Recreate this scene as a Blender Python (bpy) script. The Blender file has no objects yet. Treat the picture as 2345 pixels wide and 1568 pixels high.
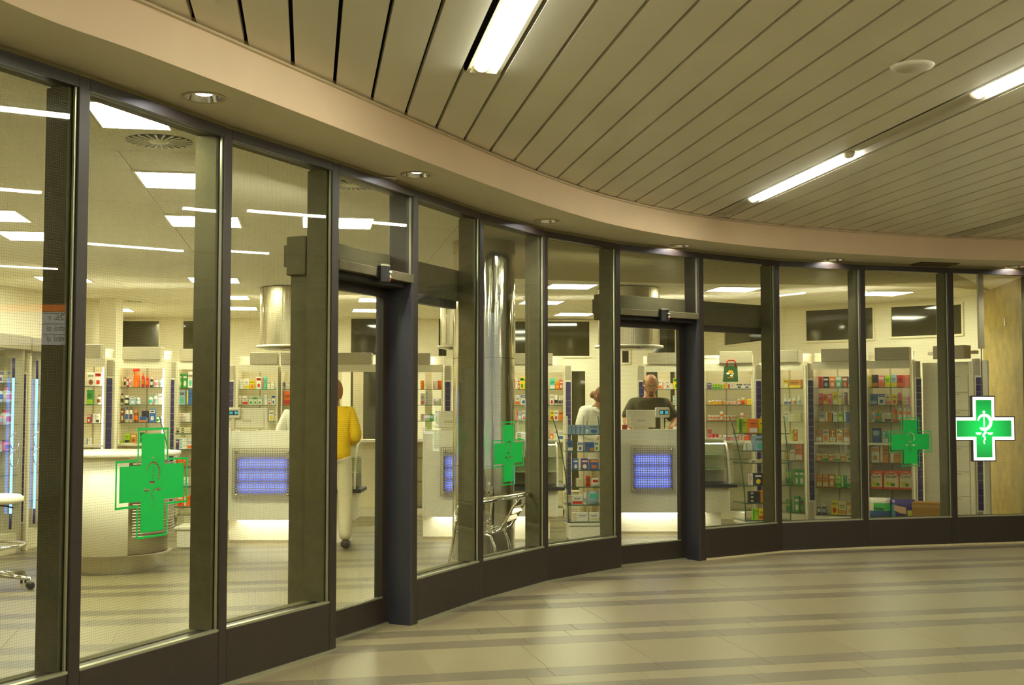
import bpy, math, random
from mathutils import Vector, Matrix
random.seed(7)
SC = bpy.context.scene
C = SC.collection
PI = math.pi
# ------------------------------------------------------------------ camera, world, exposure
F, CX, CY, EYE = 2750.0, 1172.5, 784.0, 1.5
TH = math.atan(148.0 / F)
cc, ss = math.cos(TH), math.sin(TH)
cam = bpy.data.cameras.new('camera')
co = bpy.data.objects.new('camera', cam)
C.objects.link(co)
cam.sensor_width = 36.0
cam.lens = 36.0 * F / 2345.0
cam.clip_start = 0.05
cam.clip_end = 200
co.location = (0, 0, EYE)
co.rotation_euler = (PI / 2 + TH, 0, 0)
SC.camera = co
SC.view_settings.view_transform = 'Standard'
SC.view_settings.look = 'None'
SC.view_settings.gamma = 1
SC.view_settings.exposure = 0.32
SC.view_settings.use_curve_mapping = False
SC.cycles.use_denoising = True
SC.cycles.max_bounces = 12
SC.cycles.diffuse_bounces = 7
SC.cycles.glossy_bounces = 4
SC.cycles.transmission_bounces = 6
SC.cycles.transparent_max_bounces = 24
SC.cycles.caustics_reflective = False
SC.cycles.caustics_refractive = False
SC.cycles.sample_clamp_indirect = 8
W = bpy.data.worlds.new('world')
SC.world = W
W.use_nodes = True
W.node_tree.nodes['Background'].inputs[0].default_value = (0.97, 0.97, 0.82, 1)
W.node_tree.nodes['Background'].inputs[1].default_value = 1.9
K_HALL, K_SHOP = 12.5, 36.0
LAMP = (0.98, 0.965, 0.74)
LAMPS = (0.98, 0.97, 0.66)


# ------------------------------------------------------------------ geometry helpers
def ray(px, py):
    x = (px - CX) / F
    y = -(py - CY) / F
    return Vector((x, cc - y * ss, ss + y * cc))


def onz(px, py, z):
    r = ray(px, py)
    t = (z - EYE) / r.z
    return Vector((r.x * t, r.y * t, z))


def W3(px, py, Y):
    r = ray(px, py)
    t = Y / r.y
    return Vector((r.x * t, Y, EYE + r.z * t))


def XY(px, Y, z=1.5):
    """plan point seen at column px at depth Y (height z)"""
    f = Y * cc + (z - EYE) * ss
    return Vector(((px - CX) / F * f, Y, z))


def lin(c):
    return tuple(((v / 12.92) if v <= 0.04045 else ((v + 0.055) / 1.055) ** 2.4) for v in c)


def hx(s):
    return lin(tuple(int(s[i:i + 2], 16) / 255 for i in (0, 2, 4)))


class MB:
    """collects polygons, with a material slot index and a colour per face, into one mesh"""
    def __init__(s):
        s.v, s.f, s.c, s.m, s.sm, s.uv = [], [], [], [], [], {}

    def add(s, verts, faces, col=(1, 1, 1), mi=0, smooth=False, M=None):
        n = len(s.v)
        for p in verts:
            p = Vector(p)
            s.v.append(tuple(M @ p if M else p))
        for f in faces:
            s.f.append([n + i for i in f])
            s.c.append(col)
            s.m.append(mi)
            s.sm.append(smooth)
        return s

    def box(s, lo, hi, col=(1, 1, 1), mi=0, M=None, bev=0.0):
        x0, y0, z0 = lo
        x1, y1, z1 = hi
        if bev <= 0:
            v = [(x0, y0, z0), (x1, y0, z0), (x1, y1, z0), (x0, y1, z0), (x0, y0, z1), (x1, y0, z1), (x1, y1, z1), (x0, y1, z1)]
            f = [(3, 2, 1, 0), (4, 5, 6, 7), (0, 1, 5, 4), (1, 2, 6, 5), (2, 3, 7, 6), (3, 0, 4, 7)]
            return s.add(v, f, col, mi, False, M)
        b = bev
        v, idx = [], {}
        for i, (X, sx) in enumerate(((x0, 1), (x1, -1))):
            for j, (Y, sy) in enumerate(((y0, 1), (y1, -1))):
                for k, (Z, sz) in enumerate(((z0, 1), (z1, -1))):
                    idx[(i, j, k, 0)] = len(v); v.append((X, Y + sy * b, Z + sz * b))
                    idx[(i, j, k, 1)] = len(v); v.append((X + sx * b, Y, Z + sz * b))
                    idx[(i, j, k, 2)] = len(v); v.append((X + sx * b, Y + sy * b, Z))
        f = []
        for i in (0, 1):
            q = [idx[(i, 0, 0, 0)], idx[(i, 1, 0, 0)], idx[(i, 1, 1, 0)], idx[(i, 0, 1, 0)]]
            f.append(q if i else q[::-1])
            q = [idx[(0, i, 0, 1)], idx[(1, i, 0, 1)], idx[(1, i, 1, 1)], idx[(0, i, 1, 1)]]
            f.append(q[::-1] if i else q)
            q = [idx[(0, 0, i, 2)], idx[(1, 0, i, 2)], idx[(1, 1, i, 2)], idx[(0, 1, i, 2)]]
            f.append(q if i else q[::-1])
        for a in (0, 1):
            for c_ in (0, 1):
                f.append([idx[(a, c_, 0, 0)], idx[(a, c_, 1, 0)], idx[(a, c_, 1, 1)], idx[(a, c_, 0, 1)]])
                f.append([idx[(a, 0, c_, 0)], idx[(a, 1, c_, 0)], idx[(a, 1, c_, 2)], idx[(a, 0, c_, 2)]])
                f.append([idx[(0, a, c_, 1)], idx[(1, a, c_, 1)], idx[(1, a, c_, 2)], idx[(0, a, c_, 2)]])
                for k in (0, 1):
                    f.append([idx[(a, c_, k, 0)], idx[(a, c_, k, 1)], idx[(a, c_, k, 2)]])
        return s.add(v, f, col, mi, False, M)

    def lathe(s, prof, cx=0, cy=0, n=32, col=(1, 1, 1), mi=0, smooth=True, M=None, a0=0, a1=2 * PI, cap=True):
        v, f = [], []
        full = abs(a1 - a0 - 2 * PI) < 1e-6
        m = n if full else n + 1
        for (r, z) in prof:
            for i in range(m):
                a = a0 + (a1 - a0) * i / n
                v.append((cx + r * math.cos(a), cy + r * math.sin(a), z))
        for j in range(len(prof) - 1):
            for i in range(n):
                i2 = (i + 1) % m
                f.append((j * m + i, j * m + i2, (j + 1) * m + i2, (j + 1) * m + i))
        s.add(v, f, col, mi, smooth, M)
        if cap and full:
            s.add(v[:m], [tuple(range(m))[::-1]], col, mi, False, M)
            s.add(v[-m:], [tuple(range(m))], col, mi, False, M)
        return s

    def tube(s, pts, r, n=8, col=(1, 1, 1), mi=0, closed=False, M=None):
        pts = [Vector(p) for p in pts]
        rs = r if isinstance(r, (list, tuple)) else [r] * len(pts)
        v, f = [], []
        N = len(pts)
        up0 = None
        for i, p in enumerate(pts):
            if closed:
                d = pts[(i + 1) % N] - pts[i - 1]
            else:
                d = pts[min(i + 1, N - 1)] - pts[max(i - 1, 0)]
            d.normalize()
            if up0 is None:
                up0 = Vector((0, 0, 1)) if abs(d.z) < 0.9 else Vector((1, 0, 0))
            a = d.cross(up0)
            if a.length < 1e-4:
                a = d.cross(Vector((0, 1, 0)))
            a.normalize()
            b = a.cross(d)
            up0 = b
            for k in range(n):
                t = 2 * PI * k / n
                v.append(p + (a * math.cos(t) + b * math.sin(t)) * rs[i])
        for i in range(N if closed else N - 1):
            j = (i + 1) % N
            for k in range(n):
                k2 = (k + 1) % n
                f.append((i * n + k, i * n + k2, j * n + k2, j * n + k))
        if not closed:
            f.append(tuple(range(n))[::-1])
            f.append(tuple((N - 1) * n + k for k in range(n)))
        return s.add(v, f, col, mi, True, M)

    def prism(s, poly, z0, z1, col=(1, 1, 1), mi=0, M=None, smooth=False):
        """poly in xy (counter-clockwise) extruded in z"""
        n = len(poly)
        v = [(p[0], p[1], z0) for p in poly] + [(p[0], p[1], z1) for p in poly]
        f = [tuple(range(n))[::-1], tuple(range(n, 2 * n))]
        s.add(v, f, col, mi, False, M)
        f = [(i, (i + 1) % n, n + (i + 1) % n, n + i) for i in range(n)]
        return s.add(v, f, col, mi, smooth, M)

    def ball(s, c, r, n=12, m=8, col=(1, 1, 1), mi=0, M=None):
        rx, ry, rz = r if isinstance(r, (tuple, list)) else (r, r, r)
        v = [(c[0], c[1], c[2] - rz)]
        for j in range(1, m):
            t = PI * j / m
            for i in range(n):
                a = 2 * PI * i / n
                v.append((c[0] + rx * math.sin(t) * math.cos(a), c[1] + ry * math.sin(t) * math.sin(a), c[2] - rz * math.cos(t)))
        v.append((c[0], c[1], c[2] + rz))
        f = [(0, 1 + (i + 1) % n, 1 + i) for i in range(n)]
        for j in range(m - 2):
            for i in range(n):
                f.append((1 + j * n + i, 1 + j * n + (i + 1) % n, 1 + (j + 1) * n + (i + 1) % n, 1 + (j + 1) * n + i))
        L = len(v) - 1
        f += [(L, 1 + (m - 2) * n + i, 1 + (m - 2) * n + (i + 1) % n) for i in range(n)]
        return s.add(v, f, col, mi, True, M)

    def mesh(s, name, mats, uvfun=None):
        me = bpy.data.meshes.new(name)
        me.from_pydata(s.v, [], s.f)
        for m in (mats if isinstance(mats, (list, tuple)) else [mats]):
            me.materials.append(m)
        me.polygons.foreach_set('material_index', s.m)
        me.polygons.foreach_set('use_smooth', s.sm)
        ca = me.color_attributes.new('Col', 'FLOAT_COLOR', 'CORNER')
        cols = []
        for f, c in zip(s.f, s.c):
            cols += [c[0], c[1], c[2], 1.0] * len(f)
        ca.data.foreach_set('color', cols)
        if uvfun:
            uv = me.uv_layers.new(name='UVMap')
            for lp in me.loops:
                uv.data[lp.index].uv = uvfun(me.vertices[lp.vertex_index].co)
        me.update()
        return me

    def obj(s, name, mats, parent=None, uvfun=None, kind=None):
        o = bpy.data.objects.new(name, s.mesh(name, mats, uvfun))
        C.objects.link(o)
        if parent:
            o.parent = parent
        if kind:
            o['kind'] = kind
        return o


def frame(o, u, z=0.0):
    """matrix whose x axis runs along plan direction u from plan point o, y axis is 90 deg left of it"""
    u = Vector((u[0], u[1], 0)).normalized()
    w = Vector((-u.y, u.x, 0))
    return Matrix(((u.x, w.x, 0, o[0]), (u.y, w.y, 0, o[1]), (0, 0, 1, z), (0, 0, 0, 1)))


def empty(name, loc=(0, 0, 0), rz=0):
    o = bpy.data.objects.new(name, None)
    C.objects.link(o)
    o.location = loc
    o.rotation_euler = (0, 0, rz)
    o.empty_display_size = 0.1
    return o


def tag(o, label, cat, group=None, kind=None):
    o['label'] = label
    o['category'] = cat
    if group:
        o['group'] = group
    if kind:
        o['kind'] = kind
    return o


def dup(root, label=None):
    r = root.copy()
    C.objects.link(r)
    if label:
        r['label'] = label
    for ch in list(root.children):
        c = ch.copy()
        C.objects.link(c)
        c.parent = r
        for g in list(ch.children):
            d = g.copy()
            C.objects.link(d)
            d.parent = c
    return r


def curve_plate(name, loops, ext, m, parent):
    cu = bpy.data.curves.new(name, 'CURVE')
    cu.dimensions = '2D'
    cu.fill_mode = 'BOTH'
    cu.extrude = ext
    for lp in loops:
        s = cu.splines.new('POLY')
        s.points.add(len(lp) - 1)
        for i, (x, y) in enumerate(lp):
            s.points[i].co = (x, y, 0, 1)
        s.use_cyclic_u = True
    o = bpy.data.objects.new(name, cu)
    C.objects.link(o)
    me = bpy.data.meshes.new_from_object(o.evaluated_get(bpy.context.evaluated_depsgraph_get()))
    bpy.data.objects.remove(o)
    me.materials.clear()
    me.materials.append(m)
    o = bpy.data.objects.new(name, me)
    C.objects.link(o)
    o.parent = parent
    return o


# ------------------------------------------------------------------ materials
def mat(name, col=(0.5, 0.5, 0.5), rough=0.5, metal=0.0, emit=None, es=1.0, noise=0, namp=0.1, bump=0, bscale=60, spec=0.5, vcol=False, rnd=0, aniso=None, aamp=0.3):
    m = bpy.data.materials.new(name)
    m.use_nodes = True
    nt = m.node_tree
    b = nt.nodes['Principled BSDF']
    b.inputs['Base Color'].default_value = (*col, 1)
    b.inputs['Roughness'].default_value = rough
    b.inputs['Metallic'].default_value = metal
    b.inputs['Specular IOR Level'].default_value = spec
    if emit:
        b.inputs['Emission Color'].default_value = (*emit, 1)
        b.inputs['Emission Strength'].default_value = es
    src = None
    if vcol:
        a = nt.nodes.new('ShaderNodeAttribute')
        a.attribute_name = 'Col'
        src = a.outputs['Color']
    tc = None
    if noise or bump or aniso:
        tc = nt.nodes.new('ShaderNodeTexCoord')
    if aniso:
        mp = nt.nodes.new('ShaderNodeMapping')
        mp.inputs['Scale'].default_value = aniso
        nt.links.new(tc.outputs['Object'], mp.inputs[0])
        n = nt.nodes.new('ShaderNodeTexNoise')
        n.inputs['Scale'].default_value = 1
        n.inputs['Detail'].default_value = 3
        nt.links.new(mp.outputs[0], n.inputs['Vector'])
        bu = nt.nodes.new('ShaderNodeBump')
        bu.inputs['Strength'].default_value = aamp
        bu.inputs['Distance'].default_value = 0.02
        nt.links.new(n.outputs['Fac'], bu.inputs['Height'])
        nt.links.new(bu.outputs['Normal'], b.inputs['Normal'])
    if noise:
        n = nt.nodes.new('ShaderNodeTexNoise')
        n.inputs['Scale'].default_value = noise
        n.inputs['Detail'].default_value = 6
        nt.links.new(tc.outputs['Object'], n.inputs['Vector'])
        mx = nt.nodes.new('ShaderNodeMix')
        mx.data_type = 'RGBA'
        mx.blend_type = 'MULTIPLY'
        mx.inputs[0].default_value = 1
        if src:
            nt.links.new(src, mx.inputs[6])
        else:
            mx.inputs[6].default_value = (*col, 1)
        rp = nt.nodes.new('ShaderNodeMapRange')
        rp.inputs[1].default_value = 0.3
        rp.inputs[2].default_value = 0.7
        rp.inputs[3].default_value = 1 - namp
        rp.inputs[4].default_value = 1 + namp
        nt.links.new(n.outputs['Fac'], rp.inputs[0])
        nt.links.new(rp.outputs[0], mx.inputs[7])
        src = mx.outputs[2]
    if rnd:
        oi = nt.nodes.new('ShaderNodeObjectInfo')
        rp = nt.nodes.new('ShaderNodeMapRange')
        rp.inputs[3].default_value = 1 - rnd
        rp.inputs[4].default_value = 1 + rnd
        nt.links.new(oi.outputs['Random'], rp.inputs[0])
        mx = nt.nodes.new('ShaderNodeMix')
        mx.data_type = 'RGBA'
        mx.blend_type = 'MULTIPLY'
        mx.inputs[0].default_value = 1
        if src:
            nt.links.new(src, mx.inputs[6])
        else:
            mx.inputs[6].default_value = (*col, 1)
        nt.links.new(rp.outputs[0], mx.inputs[7])
        src = mx.outputs[2]
    if src:
        nt.links.new(src, b.inputs['Base Color'])
    if bump:
        n = nt.nodes.new('ShaderNodeTexNoise')
        n.inputs['Scale'].default_value = bscale
        n.inputs['Detail'].default_value = 4
        nt.links.new(tc.outputs['Object'], n.inputs['Vector'])
        bu = nt.nodes.new('ShaderNodeBump')
        bu.inputs['Strength'].default_value = bump
        bu.inputs['Distance'].default_value = 0.01
        nt.links.new(n.outputs['Fac'], bu.inputs['Height'])
        nt.links.new(bu.outputs['Normal'], b.inputs['Normal'])
    return m


def emis(name, col, s):
    m = bpy.data.materials.new(name)
    m.use_nodes = True
    nt = m.node_tree
    nt.nodes.remove(nt.nodes['Principled BSDF'])
    e = nt.nodes.new('ShaderNodeEmission')
    e.inputs[0].default_value = (*col, 1)
    e.inputs[1].default_value = s
    nt.links.new(e.outputs[0], nt.nodes['Material Output'].inputs[0])
    return m


def glassmat(name, tint=(0.965, 0.98, 0.95), wire=False, ior=1.5, boost=1.0):
    m = bpy.data.materials.new(name)
    m.use_nodes = True
    nt = m.node_tree
    nt.nodes.remove(nt.nodes['Principled BSDF'])
    tr = nt.nodes.new('ShaderNodeBsdfTransparent')
    tr.inputs[0].default_value = (*tint, 1)
    gl = nt.nodes.new('ShaderNodeBsdfGlossy')
    gl.inputs['Roughness'].default_value = 0.0
    lw = nt.nodes.new('ShaderNodeLayerWeight')
    pw = nt.nodes.new('ShaderNodeMath'); pw.operation = 'POWER'; pw.inputs[1].default_value = 5.0
    fr = nt.nodes.new('ShaderNodeMath'); fr.operation = 'MULTIPLY_ADD'; fr.inputs[1].default_value = 0.96 * boost; fr.inputs[2].default_value = 0.04 * boost
    nt.links.new(lw.outputs['Facing'], pw.inputs[0])
    nt.links.new(pw.outputs[0], fr.inputs[0])
    mx = nt.nodes.new('ShaderNodeMixShader')
    nt.links.new(fr.outputs[0], mx.inputs[0])
    last = tr.outputs[0]
    if wire:
        uv = nt.nodes.new('ShaderNodeUVMap')
        sp = nt.nodes.new('ShaderNodeSeparateXYZ')
        nt.links.new(uv.outputs[0], sp.inputs[0])
        outs = []
        for ax in (0, 1):
            d = nt.nodes.new('ShaderNodeMath'); d.operation = 'DIVIDE'; d.inputs[1].default_value = 0.0127
            fq = nt.nodes.new('ShaderNodeMath'); fq.operation = 'FRACT'
            lt = nt.nodes.new('ShaderNodeMath'); lt.operation = 'LESS_THAN'; lt.inputs[1].default_value = 0.075
            nt.links.new(sp.outputs[ax], d.inputs[0]); nt.links.new(d.outputs[0], fq.inputs[0]); nt.links.new(fq.outputs[0], lt.inputs[0])
            outs.append(lt.outputs[0])
        mm = nt.nodes.new('ShaderNodeMath'); mm.operation = 'MAXIMUM'
        nt.links.new(outs[0], mm.inputs[0]); nt.links.new(outs[1], mm.inputs[1])
        df = nt.nodes.new('ShaderNodeBsdfPrincipled')
        df.inputs['Base Color'].default_value = (0.10, 0.10, 0.07, 1)
        df.inputs['Metallic'].default_value = 0.6
        df.inputs['Roughness'].default_value = 0.5
        m2 = nt.nodes.new('ShaderNodeMixShader')
        mo = nt.nodes.new('ShaderNodeMath'); mo.operation = 'MULTIPLY'; mo.inputs[1].default_value = 0.5
        nt.links.new(mm.outputs[0], mo.inputs[0])
        nt.links.new(mo.outputs[0], m2.inputs[0])
        nt.links.new(tr.outputs[0], m2.inputs[1])
        nt.links.new(df.outputs[0], m2.inputs[2])
        last = m2.outputs[0]
    nt.links.new(last, mx.inputs[1])
    nt.links.new(gl.outputs[0], mx.inputs[2])
    nt.links.new(mx.outputs[0], nt.nodes['Material Output'].inputs[0])
    return m


M_FRAME = mat('frame_metal', hx('2f2720'), 0.42, 0.0, noise=30, namp=0.12, bump=0.02, bscale=300)
M_FRAME2 = mat('frame_inner_metal', hx('625d44'), 0.8, 0.0, noise=14, namp=0.1, spec=0.15)
M_SLATE = mat('jamb_metal', hx('33343c'), 0.5, 0.0, noise=40, namp=0.1)
M_BEAD = mat('glazing_bead', hx('b5b89a'), 0.3, 0.7)
M_RUBBER = mat('rubber', hx('17191a'), 0.6)
M_GLASS = glassmat('clear_glass')
M_WGLASS = glassmat('wired_glass', wire=True)
M_GEDGE = mat('green_glass_edge', hx('3f6450'), 0.2, 0.0)
M_TILE = mat('stone_tile', hx('82785a'), 0.38, noise=90, namp=0.16, rnd=0.07)
M_TILED = mat('dark_stone_tile', hx('665d49'), 0.38, noise=90, namp=0.16, rnd=0.08)
M_GROUT = mat('grout', hx('c2b88c'), 0.7, noise=60, namp=0.15)
M_SLAT = mat('ceiling_slat', hx('e6e2d4'), 0.42, 0.0, noise=2.0, namp=0.03, rnd=0.015)
M_DARK = mat('ceiling_void', hx('1b1714'), 0.8)
M_PLASTER = mat('painted_plaster', hx('e2dac4'), 0.75, noise=3, namp=0.02, bump=0.05, bscale=150)
M_FASCIA = mat('fascia_plaster', hx('dcc3a4'), 0.7, noise=3, namp=0.03)
M_TRIM = mat('slat_trim', hx('c4b896'), 0.4)
M_WHITE = mat('white_enamel', hx('f6f1de'), 0.35)
M_WALLIN = mat('shop_wall', hx('efe8d2'), 0.7, noise=4, namp=0.02)
M_CEILIN = mat('shop_ceiling_tile', hx('eee9d8'), 0.8, noise=120, namp=0.05, rnd=0.012)
M_PLBAND = mat('shop_ceiling_band', hx('a59a70'), 0.8)
M_GRIDB = mat('ceiling_grid_bar', hx('a39a7c'), 0.6)
M_CAB = mat('cabinet_laminate', hx('eee7cc'), 0.4)
M_CABG = mat('cabinet_grey', hx('b7ad93'), 0.45, 0.2)
M_PURP = mat('purple_strip', hx('3a3168'), 0.35, noise=60, namp=0.1)
M_STEEL = mat('brushed_steel', hx('bdb49c'), 0.28, 0.9, aniso=(60, 60, 1.0), aamp=0.25)
M_CHROME = mat('chrome', (0.8, 0.79, 0.74), 0.08, 1.0)
M_POLISH = mat('polished_column_steel', (0.72, 0.70, 0.60), 0.09, 1.0, aniso=(9, 9, 0.7), aamp=0.35)
M_MARBLE = mat('ochre_marble', hx('a68d3c'), 0.35, noise=5, namp=0.28)
M_BLACK = mat('black_plastic', hx('16171a'), 0.35)
M_BEIGEP = mat('beige_plastic', hx('e9e2cc'), 0.45)
M_GREEN = mat('green_vinyl', hx('00b84e'), 0.45)
M_CARTON = mat('printed_carton', rough=0.45, vcol=True)
M_PLASTIC = mat('coloured_plastic', rough=0.25, vcol=True)
M_SKIN = mat('skin', hx('c08a60'), 0.55, noise=40, namp=0.05)
M_WINDARK = mat('dark_window_glass', hx('3a3620'), 0.05, spec=0.8)
M_TUBE = emis('fluorescent_tube', LAMP, 5 * K_HALL)
M_PANEL = emis('ceiling_light_panel', LAMPS, K_SHOP)
M_DLAMP = emis('downlight_lamp', (0.97, 0.93, 0.95), 110)
M_LED = emis('plinth_light', (1.0, 0.93, 0.68), 9)
M_BLUE = emis('blue_tube', (0.10, 0.16, 1.0), 6)
M_BLUE2 = emis('blue_neon', (0.08, 0.25, 1.0), 7)
M_HEADL = emis('header_lamp', (1.0, 0.92, 0.66), 12)
M_BART = emis('light_bar_tube', (1.0, 0.94, 0.68), 60)
M_UPL = emis('uplight_tube', (1.0, 0.96, 0.76), 260)
M_UPH = emis('hall_uplight', (1.0, 0.95, 0.84), 55)
M_CABL = emis('cabinet_tube', (1.0, 0.93, 0.72), 9)
M_SIGNW = emis('sign_white', (1.0, 1.0, 0.92), 2.6)
M_SIGNG = emis('sign_green', (0.0, 0.50, 0.07), 1.0)
_g = M_SIGNG.node_tree
_t1 = _g.nodes.new('ShaderNodeTexCoord'); _l1 = _g.nodes.new('ShaderNodeVectorMath'); _l1.operation = 'LENGTH'
_r1 = _g.nodes.new('ShaderNodeMapRange'); _r1.inputs[2].default_value = 0.30; _r1.inputs[3].default_value = 1.9; _r1.inputs[4].default_value = 0.75
_g.links.new(_t1.outputs['Object'], _l1.inputs[0]); _g.links.new(_l1.outputs['Value'], _r1.inputs[0])
_g.links.new(_r1.outputs[0], [n_ for n_ in _g.nodes if n_.type == 'EMISSION'][0].inputs[1])
M_BLUES = emis('blue_screen', (0.12, 0.18, 1.0), 1.0)
_nt = M_BLUES.node_tree
_tc = _nt.nodes.new('ShaderNodeTexCoord'); _sx = _nt.nodes.new('ShaderNodeSeparateXYZ')
_nt.links.new(_tc.outputs['Generated'], _sx.inputs[0])


def _m(op, a, b=None, c=None):
    n_ = _nt.nodes.new('ShaderNodeMath'); n_.operation = op
    for i_, v_ in enumerate((a, b, c)):
        if v_ is None:
            continue
        if isinstance(v_, (int, float)):
            n_.inputs[i_].default_value = v_
        else:
            _nt.links.new(v_, n_.inputs[i_])
    return n_.outputs[0]


_band = _m('POWER', _m('ABSOLUTE', _m('SINE', _m('MULTIPLY', _sx.outputs[2], 3 * PI))), 1.3)
_edge = _m('MINIMUM', _m('MULTIPLY', _m('MULTIPLY', _sx.outputs[0], _m('SUBTRACT', 1.0, _sx.outputs[0])), 9.0), 1.0)
_str = _m('MULTIPLY', _m('MULTIPLY_ADD', _band, 1.7, 0.75), _edge)
_nt.links.new(_str, [n_ for n_ in _nt.nodes if n_.type == 'EMISSION'][0].inputs[1])
M_DIG = emis('display_digits', (0.12, 0.75, 0.85), 1.3)

# ------------------------------------------------------------------ facade plan
FP = [Vector(p) for p in ((-2.36, 4.50), (-1.97, 5.54), (-1.54, 6.56), (-1.09, 7.49), (-0.66, 8.43), (-0.23, 9.43), (0.30, 10.40),
      (1.00, 11.22), (1.90, 11.88), (2.79, 12.52), (3.79, 12.89), (4.85, 13.18), (5.93, 13.46))]
# mullion right edges measured from floor contact and head height
HT = 3.03
MEAS = {1: (209, 181, None), 2: (526, 289, 1562), 3: (774, 374, 1489), 4: (957, 438.5, 1429.5), 5: (1108, 490, 1376), 6: (1255.5, 533, 1336.5), 7: (1422, 560.5, 1305),
        8: (1614, 580.5, 1283.7), 9: (1788.5, 598.3, 1265.8), 10: (1986, 606.8, 1255.3), 11: (2189, 614, 1248)}
for i, (x, t, b) in MEAS.items():
    q = onz(x, t, HT)
    if b:
        q = (q + onz(x, b, 0)) / 2
    FP[i] = Vector((q.x, q.y))
FP[0] = FP[1] + (Vector((-2.19, 5.06)) - FP[1]).normalized() * 1.09
FP[12] = FP[11] + Vector((1.06, 0.27))
FP.insert(0, FP[0] + Vector((-0.33, -1.04)))     # index shift by one from here
FP.append(FP[-1] + Vector((1.08, 0.10)))
NB = len(FP) - 1
SILL = 0.31


def bay_uv(o, u):
    def f(p):
        d = Vector((p.x - o.x, p.y - o.y))
        return (d.dot(u), p.z)
    return f


def pane(name, Mx, s0, s1, z0, z1, w, parent, o, u, wire=True):
    b = MB()
    b.box((s0, w, z0), (s1, w + 0.006, z1), mi=1, M=Mx)
    b.m[2] = 0      # the face turned to the hall carries the wire grid
    return b.obj(name, [M_WGLASS if wire else M_GLASS, M_GLASS], parent, bay_uv(Vector((o[0], o[1])), Vector((u[0], u[1]))))


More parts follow.
